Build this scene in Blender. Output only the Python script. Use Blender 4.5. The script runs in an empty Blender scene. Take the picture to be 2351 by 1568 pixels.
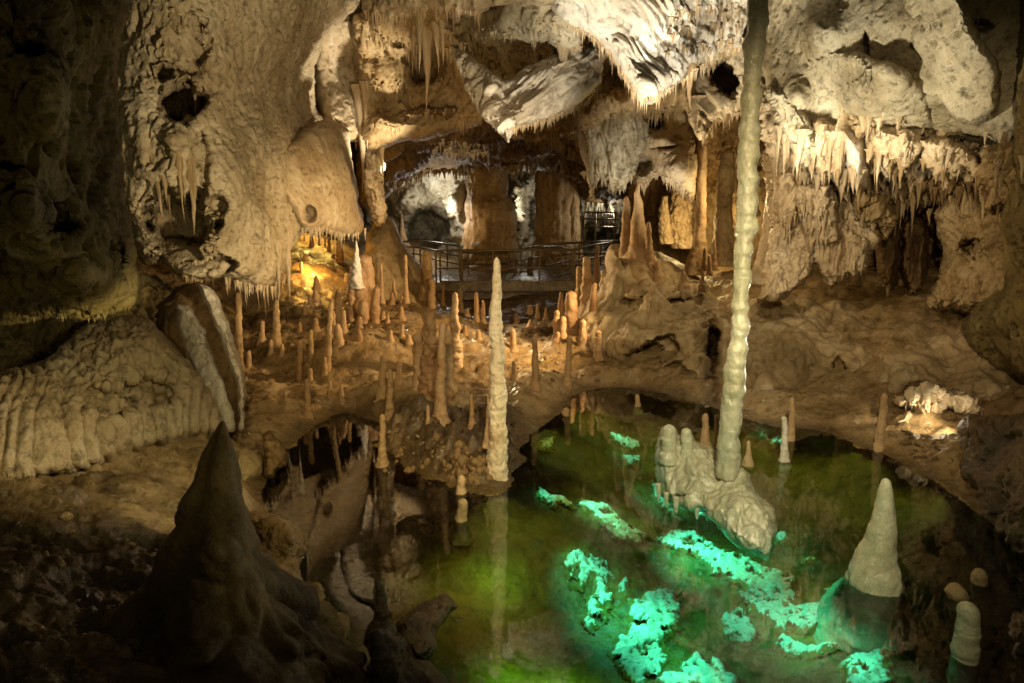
import bpy, math, random
import numpy as np
from mathutils import Vector

random.seed(7)
RNG = np.random.RandomState(11)
scene = bpy.context.scene
COL = scene.collection

# ------------------------------------------------------------------ camera
F = 1567.0                      # focal length in units of a 2351 wide picture
CX, CY = 1175.5, 784.0
CAMZ = 3.0
PITCH = math.radians(11.0)
cp, sp = math.cos(PITCH), math.sin(PITCH)


def ray(px, py):
    a = (np.asarray(px, float) - CX) / F
    b = -(np.asarray(py, float) - CY) / F
    dy = cp + b * sp
    dz = -sp + b * cp
    return a, dy, dz


def P(px, py, d):
    """point on the sight line (px, py) at distance d into the cave"""
    a, dy, dz = ray(px, py)
    t = np.asarray(d, float) / dy
    return np.stack([a * t, dy * t, CAMZ + dz * t], -1)


def G(px, py, z=0.0):
    a, dy, dz = ray(px, py)
    t = (z - CAMZ) / dz
    return np.stack([a * t, dy * t, CAMZ + dz * t], -1)


def mpp(py, d):
    """metres per picture unit at distance d"""
    a, dy, dz = ray(CX, py)
    return float(d / dy / F)


# ------------------------------------------------------------------ noise
def _h(ix, iy, iz, s):
    s = int(s)
    h = (ix * 374761393 + iy * 668265263 + iz * 1442695041 + s * 362437) & 0xFFFFFFFF
    h = ((h ^ (h >> 13)) * 1274126177) & 0xFFFFFFFF
    h = ((h ^ (h >> 16)) * 2246822519) & 0xFFFFFFFF
    return h ^ (h >> 15)


_g = np.random.RandomState(3).normal(size=(256, 3))
_g = (_g / np.linalg.norm(_g, axis=1)[:, None]).astype(np.float32)


def noise(p, s=0):
    p = np.asarray(p, np.float32)
    i = np.floor(p).astype(np.int64)
    f = (p - i).astype(np.float32)
    u = f * f * f * (f * (f * 6 - 15) + 10)
    out = 0
    for dx in (0, 1):
        wx = u[..., 0] if dx else 1 - u[..., 0]
        for dy in (0, 1):
            wy = u[..., 1] if dy else 1 - u[..., 1]
            for dz in (0, 1):
                wz = u[..., 2] if dz else 1 - u[..., 2]
                g = _g[_h(i[..., 0] + dx, i[..., 1] + dy, i[..., 2] + dz, s) & 255]
                out = out + wx * wy * wz * ((f[..., 0] - dx) * g[..., 0] + (f[..., 1] - dy) * g[..., 1] + (f[..., 2] - dz) * g[..., 2])
    return out * 1.5


def fbm(p, o=4, s=0, gain=.5):
    a, t = 1.0, 0
    for k in range(o):
        t = t + a * noise(p * 2.03 ** k, s + k)
        a *= gain
    return t


def billow(p, o=3, s=0, gain=.5):
    a, t = 1.0, 0
    for k in range(o):
        t = t + a * (np.abs(noise(p * 2.03 ** k, s + k)) * 2 - .5)
        a *= gain
    return t


def worley2(x, y, s=0):
    ix, iy = np.floor(x).astype(np.int64), np.floor(y).astype(np.int64)
    best = np.full(x.shape, 9.0)
    for dx in (-1, 0, 1):
        for dy in (-1, 0, 1):
            h = _h(ix + dx, iy + dy, ix * 0, s)
            jx = (h & 1023) / 1023.0
            jy = ((h >> 10) & 1023) / 1023.0
            best = np.minimum(best, (ix + dx + jx - x) ** 2 + (iy + dy + jy - y) ** 2)
    return np.sqrt(best)


def sst(a, b, x):
    t = np.clip((x - a) / (b - a), 0, 1)
    return t * t * (3 - 2 * t)


# ------------------------------------------------------------------ objects
def tag(o, label=None, cat=None, group=None, kind=None):
    if label:
        o['label'] = label
    if cat:
        o['category'] = cat
    if group:
        o['group'] = group
    if kind:
        o['kind'] = kind
    return o


def mesh_np(name, v, f, mat, parent=None, smooth=True):
    """v (n,3), f (m,k)"""
    me = bpy.data.meshes.new(name)
    v = np.asarray(v, np.float32)
    f = np.asarray(f, np.int32)
    me.vertices.add(len(v))
    me.vertices.foreach_set('co', v.ravel())
    k = f.shape[1]
    me.loops.add(f.size)
    me.loops.foreach_set('vertex_index', f.ravel())
    me.polygons.add(len(f))
    me.polygons.foreach_set('loop_start', np.arange(0, f.size, k, dtype=np.int32))
    me.polygons.foreach_set('use_smooth', np.full(len(f), smooth))
    me.update(calc_edges=True)
    me.validate()
    me.materials.append(mat)
    o = bpy.data.objects.new(name, me)
    COL.objects.link(o)
    if parent:
        o.parent = parent
    return o


def empty(name, loc=(0, 0, 0)):
    o = bpy.data.objects.new(name, None)
    COL.objects.link(o)
    o.location = loc
    return o


# ------------------------------------------------------------------ materials
def mat_new(name):
    m = bpy.data.materials.new(name)
    m.use_nodes = True
    nt = m.node_tree
    nt.nodes.clear()
    out = nt.nodes.new('ShaderNodeOutputMaterial')
    return m, nt, out


def rock(name, dark, mid, light, sc=1.0, rough=.75, bump=.5, wet=0.0, sss=0.0, streak=.4, fine=28.0, spots=.5, tint=.0, sparkle=False):
    m, nt, out = mat_new(name)
    N, L = nt.nodes, nt.links
    tc = N.new('ShaderNodeTexCoord')
    bs = N.new('ShaderNodeBsdfPrincipled')
    L.new(bs.outputs[0], out.inputs[0])

    def nz(scale, detail, rgh=.6, vec=None, dist=0.0):
        n = N.new('ShaderNodeTexNoise')
        n.inputs['Scale'].default_value = scale
        n.inputs['Detail'].default_value = detail
        n.inputs['Roughness'].default_value = rgh
        n.inputs['Distortion'].default_value = dist
        L.new(vec or tc.outputs['Object'], n.inputs['Vector'])
        return n.outputs['Fac']

    def ramp(fac, stops):
        r = N.new('ShaderNodeValToRGB')
        e = r.color_ramp.elements
        while len(e) < len(stops):
            e.new(.5)
        for k, (pos, c) in enumerate(stops):
            e[k].position = pos
            e[k].color = (*c, 1) if len(c) == 3 else c
        L.new(fac, r.inputs[0])
        return r.outputs[0]

    def mix(fac, a, b, mode='MIX'):
        x = N.new('ShaderNodeMix')
        x.data_type = 'RGBA'
        x.blend_type = mode
        for s_, v_ in ((x.inputs[0], fac), (x.inputs[6], a), (x.inputs[7], b)):
            if hasattr(v_, 'links'):
                L.new(v_, s_)
            elif isinstance(v_, tuple):
                s_.default_value = (*v_, 1)
            else:
                s_.default_value = v_
        return x.outputs[2]

    base = ramp(nz(.9 * sc, 7, .62, dist=.4), [(.33, dark), (.5, mid), (.66, light)])
    # vertical mineral streaks
    mp = N.new('ShaderNodeMapping')
    mp.inputs['Scale'].default_value = (7 * sc, 7 * sc, .7 * sc)
    L.new(tc.outputs['Object'], mp.inputs[0])
    st = ramp(nz(1.0, 5, .6, mp.outputs[0]), [(.42, (0, 0, 0)), (.62, (1, 1, 1))])
    if streak > 0:
        sf = N.new('ShaderNodeMath')
        sf.operation = 'MULTIPLY'
        sf.inputs[1].default_value = streak
        L.new(st, sf.inputs[0])
        base = mix(sf.outputs[0], base, tuple(.5 * (np.array(dark) + np.array(mid))))
    # small grains and pits
    sp_ = ramp(nz(9 * sc, 6, .7), [(.36, (1 - spots,) * 3), (.47, (1, 1, 1))])
    base = mix(1.0, base, sp_, 'MULTIPLY')
    gr = ramp(nz(60, 4, .7), [(.3, (.78,) * 3), (.7, (1.12,) * 3)])
    base = mix(1.0, base, gr, 'MULTIPLY')
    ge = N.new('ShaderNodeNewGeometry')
    pt = ramp(ge.outputs['Pointiness'], [(.40, (.45, .38, .28)), (.5, (1, 1, 1))])  # crevice darkening put into the base colour
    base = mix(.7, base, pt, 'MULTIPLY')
    if tint > 0:
        oi = N.new('ShaderNodeObjectInfo')
        tr = ramp(oi.outputs['Random'], [(0, (1 - tint, 1 - tint * 1.25, 1 - tint * 1.5)), (1, (1, 1, 1))])
        base = mix(1.0, base, tr, 'MULTIPLY')
    L.new(base, bs.inputs['Base Color'])
    rr = ramp(nz(5 * sc, 4), [(.35, (max(.12, rough - .25 - wet),) * 3), (.65, (rough,) * 3)])
    L.new(rr, bs.inputs['Roughness'])
    bs.inputs['Specular IOR Level'].default_value = .35 + wet
    if sss > 0:
        bs.inputs['Subsurface Weight'].default_value = sss
        bs.inputs['Subsurface Radius'].default_value = (.09, .06, .03)
        bs.inputs['Subsurface Scale'].default_value = .5
    h1 = nz(fine, 6, .68)
    h2 = nz(fine * .3, 5, .62)
    ad = N.new('ShaderNodeMath')
    ad.operation = 'MULTIPLY_ADD'
    ad.inputs[1].default_value = .4
    L.new(h1, ad.inputs[0])
    L.new(h2, ad.inputs[2])
    bp = N.new('ShaderNodeBump')
    bp.inputs['Strength'].default_value = bump
    bp.inputs['Distance'].default_value = .06
    L.new(ad.outputs[0], bp.inputs['Height'])
    L.new(bp.outputs[0], bs.inputs['Normal'])
    return m


M = {}
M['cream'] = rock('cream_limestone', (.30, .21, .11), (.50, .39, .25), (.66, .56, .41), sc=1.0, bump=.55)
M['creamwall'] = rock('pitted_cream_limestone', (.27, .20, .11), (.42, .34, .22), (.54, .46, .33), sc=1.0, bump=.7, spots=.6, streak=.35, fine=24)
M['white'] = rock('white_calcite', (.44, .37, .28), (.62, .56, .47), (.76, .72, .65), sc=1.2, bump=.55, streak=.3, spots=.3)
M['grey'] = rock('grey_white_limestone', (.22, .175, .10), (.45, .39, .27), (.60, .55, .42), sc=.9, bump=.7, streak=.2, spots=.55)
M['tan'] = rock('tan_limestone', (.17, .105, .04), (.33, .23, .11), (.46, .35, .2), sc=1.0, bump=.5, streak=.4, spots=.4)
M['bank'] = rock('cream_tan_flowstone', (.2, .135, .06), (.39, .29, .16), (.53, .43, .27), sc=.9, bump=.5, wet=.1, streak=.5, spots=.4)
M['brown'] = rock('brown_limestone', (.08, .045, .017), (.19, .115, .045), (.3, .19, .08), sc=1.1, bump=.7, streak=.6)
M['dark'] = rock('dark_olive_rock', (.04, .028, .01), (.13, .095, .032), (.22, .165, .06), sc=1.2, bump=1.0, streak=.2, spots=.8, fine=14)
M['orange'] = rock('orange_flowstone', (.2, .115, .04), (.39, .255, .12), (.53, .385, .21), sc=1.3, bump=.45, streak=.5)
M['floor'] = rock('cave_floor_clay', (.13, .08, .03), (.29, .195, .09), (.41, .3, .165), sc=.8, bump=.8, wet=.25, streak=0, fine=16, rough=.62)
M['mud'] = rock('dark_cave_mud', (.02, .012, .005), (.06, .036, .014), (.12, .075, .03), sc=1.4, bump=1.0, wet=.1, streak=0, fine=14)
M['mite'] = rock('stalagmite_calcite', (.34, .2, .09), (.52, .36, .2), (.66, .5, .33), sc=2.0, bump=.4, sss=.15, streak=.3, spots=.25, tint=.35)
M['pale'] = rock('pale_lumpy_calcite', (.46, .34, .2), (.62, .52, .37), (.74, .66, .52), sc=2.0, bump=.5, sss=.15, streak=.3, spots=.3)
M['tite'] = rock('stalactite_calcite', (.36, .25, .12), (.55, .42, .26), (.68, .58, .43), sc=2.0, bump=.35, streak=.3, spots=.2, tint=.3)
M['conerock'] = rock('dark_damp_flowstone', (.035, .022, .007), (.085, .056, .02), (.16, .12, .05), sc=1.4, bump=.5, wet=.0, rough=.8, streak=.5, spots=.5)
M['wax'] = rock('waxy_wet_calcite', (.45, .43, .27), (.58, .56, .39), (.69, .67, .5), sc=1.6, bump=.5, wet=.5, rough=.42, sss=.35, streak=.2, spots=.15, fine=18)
M['light_patch'] = rock('pale_light_patch', (.6, .62, .58), (.75, .78, .74), (.85, .88, .85), sc=3, bump=.3, streak=0, spots=.3)  # pale colour stands in for pools of light on the bed
# the painted light patches break up into silt colour at their rims
_nt = M['light_patch'].node_tree
_b = [n for n in _nt.nodes if n.type == 'BSDF_PRINCIPLED'][0]
_src = _b.inputs['Base Color'].links[0].from_socket
_at = _nt.nodes.new('ShaderNodeAttribute')
_at.attribute_name = 'cover'
_rp = _nt.nodes.new('ShaderNodeValToRGB')
_rp.color_ramp.elements[0].position = .38
_rp.color_ramp.elements[1].position = .75
_mx = _nt.nodes.new('ShaderNodeMix')
_mx.data_type = 'RGBA'
_nt.links.new(_at.outputs['Fac'], _rp.inputs[0])
_nt.links.new(_rp.outputs[0], _mx.inputs[0])
_mx.inputs[6].default_value = (.17, .11, .012, 1)
_nt.links.new(_src, _mx.inputs[7])
_nt.links.new(_mx.outputs[2], _b.inputs['Base Color'])
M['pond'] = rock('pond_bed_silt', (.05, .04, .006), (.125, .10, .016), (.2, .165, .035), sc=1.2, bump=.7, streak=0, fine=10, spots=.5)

# the floor darkens to mud, partly painted dimness, and to pond silt
_nt = M['floor'].node_tree
_b = [n for n in _nt.nodes if n.type == 'BSDF_PRINCIPLED'][0]
_src = _b.inputs['Base Color'].links[0].from_socket
for _nm, _c in (('mud', (.20, .175, .14, 1)), ('pond', (.62, .56, .10, 1))):
    _at = _nt.nodes.new('ShaderNodeAttribute')
    _at.attribute_name = _nm
    _mx = _nt.nodes.new('ShaderNodeMix')
    _mx.data_type = 'RGBA'
    _mx.blend_type = 'MULTIPLY'
    _nt.links.new(_at.outputs['Fac'], _mx.inputs[0])
    _nt.links.new(_src, _mx.inputs[6])
    _mx.inputs[7].default_value = _c
    _src = _mx.outputs[2]
_nt.links.new(_src, _b.inputs['Base Color'])

# water: clear, greenish, mirror by angle
m, nt, out = mat_new('pond_water')
tr = nt.nodes.new('ShaderNodeBsdfTransparent')
tr.inputs[0].default_value = (.80, .84, .55, 1)
gl = nt.nodes.new('ShaderNodeBsdfGlossy')
gl.inputs['Roughness'].default_value = .015
fr = nt.nodes.new('ShaderNodeFresnel')
fr.inputs[0].default_value = 1.9
mx = nt.nodes.new('ShaderNodeMixShader')
wn = nt.nodes.new('ShaderNodeTexNoise')
wn.inputs['Scale'].default_value = 1.6
wn.inputs['Detail'].default_value = 3
wb = nt.nodes.new('ShaderNodeBump')
wb.inputs['Strength'].default_value = .05
wb.inputs['Distance'].default_value = .03
wt = nt.nodes.new('ShaderNodeTexCoord')
nt.links.new(wt.outputs['Object'], wn.inputs['Vector'])
nt.links.new(wn.outputs['Fac'], wb.inputs['Height'])
nt.links.new(wb.outputs[0], gl.inputs['Normal'])
nt.links.new(wb.outputs[0], fr.inputs['Normal'])
nt.links.new(fr.outputs[0], mx.inputs[0])
nt.links.new(tr.outputs[0], mx.inputs[1])
nt.links.new(gl.outputs[0], mx.inputs[2])
nt.links.new(mx.outputs[0], out.inputs[0])
M['water'] = m


def metal(name, c, r):
    m, nt, out = mat_new(name)
    b = nt.nodes.new('ShaderNodeBsdfPrincipled')
    n = nt.nodes.new('ShaderNodeTexNoise')
    n.inputs['Scale'].default_value = 12
    n.inputs['Detail'].default_value = 5
    q = nt.nodes.new('ShaderNodeValToRGB')
    q.color_ramp.elements[0].color = (c[0] * .5, c[1] * .5, c[2] * .5, 1)
    q.color_ramp.elements[1].color = (*c, 1)
    t = nt.nodes.new('ShaderNodeTexCoord')
    nt.links.new(t.outputs['Object'], n.inputs['Vector'])
    nt.links.new(n.outputs['Fac'], q.inputs[0])
    nt.links.new(q.outputs[0], b.inputs['Base Color'])
    b.inputs['Metallic'].default_value = .7
    b.inputs['Roughness'].default_value = r
    nt.links.new(b.outputs[0], out.inputs[0])
    return m


M['rail'] = metal('bronzed_steel', (.22, .17, .1), .35)
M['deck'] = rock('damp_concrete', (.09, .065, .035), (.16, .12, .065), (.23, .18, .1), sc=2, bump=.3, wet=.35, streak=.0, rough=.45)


# ------------------------------------------------------------------ lofted rock masses
def chaikin(poly, n=2):
    p = np.asarray(poly, float)
    for _ in range(n):
        q = np.roll(p, -1, 0)
        p = np.stack([p * .8 + q * .2, p * .2 + q * .8], 1).reshape(-1, 2)
    return p


def poly_sd(poly, x, y):
    """signed distance (inside > 0) and nearest boundary point"""
    n = len(poly)
    best = np.full(x.shape, 1e18)
    nx, ny = np.zeros_like(x), np.zeros_like(y)
    ins = np.zeros(x.shape, bool)
    for i in range(n):
        ax, ay = poly[i]
        bx, by = poly[(i + 1) % n]
        ex, ey = bx - ax, by - ay
        t = np.clip(((x - ax) * ex + (y - ay) * ey) / (ex * ex + ey * ey + 1e-12), 0, 1)
        qx, qy = ax + t * ex, ay + t * ey
        d2 = (x - qx) ** 2 + (y - qy) ** 2
        k = d2 < best
        best = np.where(k, d2, best)
        nx, ny = np.where(k, qx, nx), np.where(k, qy, ny)
        c = (ay > y) != (by > y)
        if by != ay:
            ins ^= c & (x < (bx - ax) * (y - ay) / (by - ay) + ax)
    d = np.sqrt(best)
    return np.where(ins, d, -d), nx, ny


class TPS:
    def __init__(s, pts, vals, reg=1e-4, scale=1000.0):
        s.sc = scale
        p = np.asarray(pts, float) / scale
        n = len(p)
        r = np.linalg.norm(p[:, None] - p[None], axis=2)
        K = np.where(r > 0, r * r * np.log(np.maximum(r, 1e-9)), 0) + reg * np.eye(n)
        Q = np.c_[np.ones(n), p]
        A = np.block([[K, Q], [Q.T, np.zeros((3, 3))]])
        if n < 3:
            s.w = None
            s.c = float(np.mean(vals))
            return
        s.w = np.linalg.lstsq(A, np.r_[np.asarray(vals, float), 0, 0, 0], rcond=None)[0]
        s.p = p

    def __call__(s, x, y):
        if s.w is None:
            return np.full(x.shape, s.c)
        x, y = x / s.sc, y / s.sc
        o = s.w[-3] + s.w[-2] * x + s.w[-1] * y
        for (a, b), w in zip(s.p, s.w[:-3]):
            r2 = (x - a) ** 2 + (y - b) ** 2
            o = o + w * .5 * r2 * np.log(np.maximum(r2, 1e-12))
        return o


def normals(v, f):
    a, b, c = v[f[:, 0]], v[f[:, 1]], v[f[:, 2]]
    d = v[f[:, 3]] if f.shape[1] > 3 else c
    n = np.cross(c - a, d - b) if f.shape[1] > 3 else np.cross(b - a, c - a)
    o = np.zeros_like(v)
    for k in range(f.shape[1]):
        np.add.at(o, f[:, k], n)
    return o / np.maximum(np.linalg.norm(o, axis=1), 1e-12)[:, None]


def relief(p, kind, a, s):
    """surface relief in metres"""
    if kind == 'rough':
        big = fbm(p * .9, 3, s) * 1.5
        med = billow(p * np.array([2.6, 2.6, 2.0]), 4, s + 9, .55)
        pit = -sst(.22, .5, noise(p * 4.5, s + 5)) - .6 * sst(.2, .45, noise(p * 10, s + 6))
        return a * (big + .8 * med + 1.0 * pit + .25 * fbm(p * 16, 2, s + 2))
    if kind == 'pitted':
        big = fbm(p * .8, 3, s) * 1.3
        w = p + .15 * np.stack([noise(p * 1.5, s), noise(p * 1.5, s + 1), noise(p * 1.5, s + 2)], -1)
        grain = fbm(w * np.array([5, 5, 2.2]), 4, s + 9, .6)
        pit = -sst(.30, .5, noise(w * np.array([6.5, 6.5, 4.5]), s + 5)) - .55 * sst(.26, .45, noise(w * np.array([13, 13, 9]), s + 6))
        return a * (big + .42 * grain + .95 * pit + .3 * sst(-.1, .2, noise(p * 1.7, s + 12)))
    if kind == 'pipes':
        w = p + .1 * np.stack([noise(p * 1.5, s), noise(p * 1.5, s + 1), noise(p, s + 2) * 0], -1)
        c = w[:, 0] * 1.0 + w[:, 1] * .55
        cell = c * 8.2 + 1.5 * noise(np.stack([c * 1.6, w[:, 2] * .7, c * 0], -1), s + 4)
        fr = cell - np.floor(cell)
        pipe = np.sqrt(np.maximum(0, 1 - (2 * fr - 1) ** 2 * .96))
        hgt = .6 + .5 * noise(np.stack([np.floor(cell) * 7.3, w[:, 2] * 1.2, c * 0], -1), s + 6)
        low = sst(1.55, 1.0, p[:, 2] + .35 * noise(p * np.array([1.5, 1.5, 0]), s + 11))
        drp = billow(p * np.array([5, 5, 1.3]), 3, s + 8, .55)
        return a * ((.35 + .65 * low) * 1.0 * pipe * (.4 + hgt) + (1 - .7 * low) * .9 * drp + 1.1 * fbm(p * 1.2, 3, s) + .22 * fbm(p * 11, 3, s + 2))
    if kind == 'flute':
        w = p + .25 * np.stack([noise(p * .8, s), noise(p * .8, s + 1), noise(p * .8, s + 2) * 0], -1)
        k = billow(w * np.array([4.2, 4.2, .35]), 3, s + 3, .55)
        return a * (1.3 * k + .8 * fbm(p * 1.1, 3, s + 8) + .25 * fbm(p * np.array([14, 14, 5]), 2, s + 2))
    if kind == 'drip':
        w = p + .2 * np.stack([noise(p * 1.1, s), noise(p * 1.1, s + 1), noise(p, s + 2) * 0], -1)
        k = billow(w * np.array([5.5, 5.5, .9]), 3, s + 3, .6)
        return a * (1.5 * k + fbm(p * .9, 3, s + 8) - .7 * sst(.2, .45, noise(p * np.array([6, 6, 2.5]), s + 5)) + .3 * fbm(p * 12, 2, s + 2))
    if kind == 'drape':
        q = np.stack([p[:, 0] + .9 * p[:, 2], p[:, 1] * 1.0, p[:, 2] - .9 * p[:, 0]], -1)
        q = q + .12 * np.stack([noise(p * 1.6, s), noise(p * 1.6, s + 1), noise(p * 1.6, s + 2)], -1)
        k = billow(q * np.array([.32, 2.0, 3.6]), 3, s + 3, .5)
        return a * (1.5 * k + 1.0 * fbm(p * 1.0, 2, s + 8) + .22 * fbm(q * np.array([3, 9, 14]), 3, s + 2) - .4 * sst(.3, .5, noise(p * 7, s + 5)))
    if kind == 'drape2':
        q = np.stack([p[:, 0] - .9 * p[:, 2], p[:, 1] * 1.0, p[:, 2] + .9 * p[:, 0]], -1)
        q = q + .12 * np.stack([noise(p * 1.6, s), noise(p * 1.6, s + 1), noise(p * 1.6, s + 2)], -1)
        k = billow(q * np.array([.32, 2.0, 3.6]), 3, s + 3, .5)
        return a * (1.5 * k + 1.0 * fbm(p * 1.0, 2, s + 8) + .22 * fbm(q * np.array([3, 9, 14]), 3, s + 2) - .4 * sst(.3, .5, noise(p * 7, s + 5)))
    if kind == 'smooth':
        return a * (1.1 * fbm(p * .8, 3, s) + .22 * billow(p * 3.2, 2, s + 4) - .7 * sst(.36, .55, noise(p * 4.5, s + 5)) - .3 * sst(.34, .5, noise(p * 11, s + 15)) + .14 * fbm(p * np.array([13, 13, 6]), 3, s + 2))
    if kind == 'flow':
        k = billow(p * np.array([1.7, 1.7, .75]), 3, s + 3, .42)
        return a * (.9 * k + 1.1 * fbm(p * .8, 2, s) + .16 * fbm(p * np.array([9, 9, 5]), 3, s + 2) - .5 * sst(.3, .5, noise(p * np.array([4, 4, 2]), s + 5)))
    return 0


_seed = [100]


def mass(name, poly, ctrl, mat, kind='rough', a=.08, R=.8, W=60, step=3.0, pits=(), bulge=(), cut=2, ragged=5.0):
    """a rock mass: outline and distances give a rounded body, then its relief"""
    _seed[0] += 17
    s = _seed[0]
    poly = chaikin(poly, cut)
    x0, y0 = poly.min(0) - step
    x1, y1 = poly.max(0) + step
    gx = np.arange(x0, x1 + step, step)
    gy = np.arange(y0, y1 + step, step)
    X, Y = np.meshgrid(gx, gy)
    if ragged:
        q = np.stack([X / 45, Y / 45, X * 0 + s], -1)
        jx, jy = fbm(q, 3, s) * ragged, fbm(q, 3, s + 40) * ragged
    else:
        jx = jy = 0
    sd, nx, ny = poly_sd(poly, X + jx, Y + jy)
    ins = sd > 0
    # outside points are pulled on the outline
    Xs = np.where(ins, X, nx - jx)
    Ys = np.where(ins, Y, ny - jy)
    d0 = TPS([c[:2] for c in ctrl], [c[2] for c in ctrl])(Xs, Ys)
    for (bx, by, rx, ry, h) in bulge:
        r2 = ((Xs - bx) / rx) ** 2 + ((Ys - by) / ry) ** 2
        d0 = d0 - h * np.exp(-r2 * 1.5)
    steep = np.zeros_like(d0)
    for (bx, by, rx, ry, h) in pits:
        wob = fbm(np.stack([X / 38, Y / 38, X * 0 + bx], -1), 3, s + 7) * .38
        r = np.sqrt(((Xs - bx) / rx) ** 2 + ((Ys - by) / ry) ** 2) + wob
        mk = sst(1.22, .62, r)
        d0 = d0 + h * mk
        steep = np.maximum(steep, 4 * mk * (1 - mk) * min(1, h * 1.5))
    t = np.clip(sd / W, 0, 1)
    d = d0 + R * (1 - np.sqrt(np.maximum(0, 1 - (1 - t) ** 2)))
    V = P(Xs, Ys, d)
    ny_, nx_ = X.shape
    idx = np.arange(ny_ * nx_).reshape(ny_, nx_)
    q = np.stack([idx[:-1, :-1], idx[:-1, 1:], idx[1:, 1:], idx[1:, :-1]], -1).reshape(-1, 4)
    keep = ins.ravel()[q].sum(1) >= 1
    q = q[keep][:, ::-1]
    used = np.unique(q)
    rm = np.full(ny_ * nx_, -1)
    rm[used] = np.arange(len(used))
    v = V.reshape(-1, 3)[used]
    f = rm[q]
    n = normals(v, f)
    toc = np.array([0, 0, CAMZ]) - v
    n = n * np.where((n * toc).sum(1).mean() < 0, -1, 1)
    rel = relief(v.astype(np.float32), kind, a, s)
    tv = t.reshape(-1)[used]
    v = v + n * (rel * (.3 + .7 * sst(0, .5, tv)) * (1 - .65 * steep.reshape(-1)[used]))[:, None]
    o = mesh_np(name, v, f, mat)
    return o


def sweep(name, prof, d, mat, seg=26, amp=.12, ring=.0, s=0, parent=None, sub=1.0, lump=.0, frq=1.0, ridge=0.0, side=0.0, flutes=0):
    """a standing or hanging body: (px, py, half width) stations at distance d"""
    prof = np.asarray(prof, float)
    py = prof[:, 1]
    tot = np.abs(np.diff(py)).sum()
    nn = int(max(8, min(260, tot / 3.0 * sub)))
    tt = np.r_[0, np.cumsum(np.hypot(np.diff(prof[:, 0]), np.diff(py)))]
    ti = np.linspace(0, tt[-1], nn)
    cx = np.interp(ti, tt, prof[:, 0])
    cy = np.interp(ti, tt, py)
    hw = np.interp(ti, tt, prof[:, 2])
    k = np.array([.25, .5, .25])
    for arr in (cx, hw):
        arr[1:-1] = np.convolve(arr, k, 'same')[1:-1]
    c = P(cx, cy, np.full(nn, d))
    r = np.array([h * mpp(yy, d) for h, yy in zip(hw, cy)])
    th = np.linspace(0, 2 * math.pi, seg, endpoint=False)
    V = np.zeros((nn, seg, 3))
    V[..., 0] = c[:, None, 0] + r[:, None] * np.cos(th)[None]
    V[..., 1] = c[:, None, 1] + r[:, None] * np.sin(th)[None]
    V[..., 2] = c[:, None, 2]
    rm = max(r.max(), .02)
    q = V.reshape(-1, 3) / rm
    rad = (1 + amp * fbm(q * np.array([.9, .9, .6]) * frq + s, 3, s) + lump * billow(q * np.array([1.3, 1.3, 1.1]) * frq + s, 2, s + 3))
    if ring:
        zz = np.stack([q[:, 0] * .25, q[:, 1] * .25, q[:, 2] * 1.6 + s], -1)
        rad = rad + ring * (billow(zz, 2, s + 5))
    rad = rad.reshape(nn, seg)
    if ridge:
        rad = rad * (1 + ridge * np.cos(3 * th + 2.6)[None] + .5 * ridge * np.cos(5 * th + 1.0)[None])
    if flutes:
        zz = np.stack([V[:, :, 0].ravel() * 4.5, V[:, :, 1].ravel() * 4.5, V[:, :, 2].ravel() * .25 + s], -1)
        rad = rad + (.05 * billow(zz, 3, s + 11, .6)).reshape(nn, seg)
    if side:
        zz = V[:, 0, 2] / rm
        e = np.stack([zz * .55, zz * 0 + s, zz * 0], -1)
        e2 = np.stack([zz * .55, zz * 0 + s + 30, zz * 0], -1)
        wob = (np.abs(noise(e * 1.0, 3)) * 2 - .5)[:, None] * np.maximum(0, np.cos(th))[None] + (np.abs(noise(e2 * 1.0, 7)) * 2 - .5)[:, None] * np.maximum(0, -np.cos(th))[None]
        wob = wob + .6 * (np.abs(noise(e2 * 2.3, 9)) * 2 - .5)[:, None] * (.5 + .5 * np.cos(th + 1.3))[None]
        rad = rad + side * wob
    V[..., 0] = c[:, None, 0] + (V[..., 0] - c[:, None, 0]) * rad
    V[..., 1] = c[:, None, 1] + (V[..., 1] - c[:, None, 1]) * rad
    V = V.reshape(-1, 3)
    base = V.mean(0) * 0 + c[np.argmin(c[:, 2])]
    i = np.arange(nn - 1)[:, None] * seg + np.arange(seg)[None]
    j = np.arange(nn - 1)[:, None] * seg + (np.arange(seg)[None] + 1) % seg
    f = np.stack([i, j, j + seg, i + seg], -1).reshape(-1, 4)
    cap0, cap1 = len(V), len(V) + 1
    V = np.vstack([V, c[:1], c[-1:]])
    e0 = np.stack([np.full(seg, cap0), (np.arange(seg) + 1) % seg, np.arange(seg), np.full(seg, cap0)], -1)
    b = (nn - 1) * seg
    me_f = np.vstack([f, ])
    o = mesh_np(name, V - base, me_f, mat, parent)
    # caps
    import bmesh
    bm = bmesh.new()
    bm.from_mesh(o.data)
    bm.verts.ensure_lookup_table()
    for off, cv in ((0, cap0), (b, cap1)):
        for k_ in range(seg):
            try:
                fc = bm.faces.new((bm.verts[cv], bm.verts[off + (k_ + 1) % seg], bm.verts[off + k_]))
                fc.smooth = True
            except ValueError:
                pass
    bmesh.ops.recalc_face_normals(bm, faces=bm.faces)
    bm.to_mesh(o.data)
    bm.free()
    o.location = base
    return o
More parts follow.
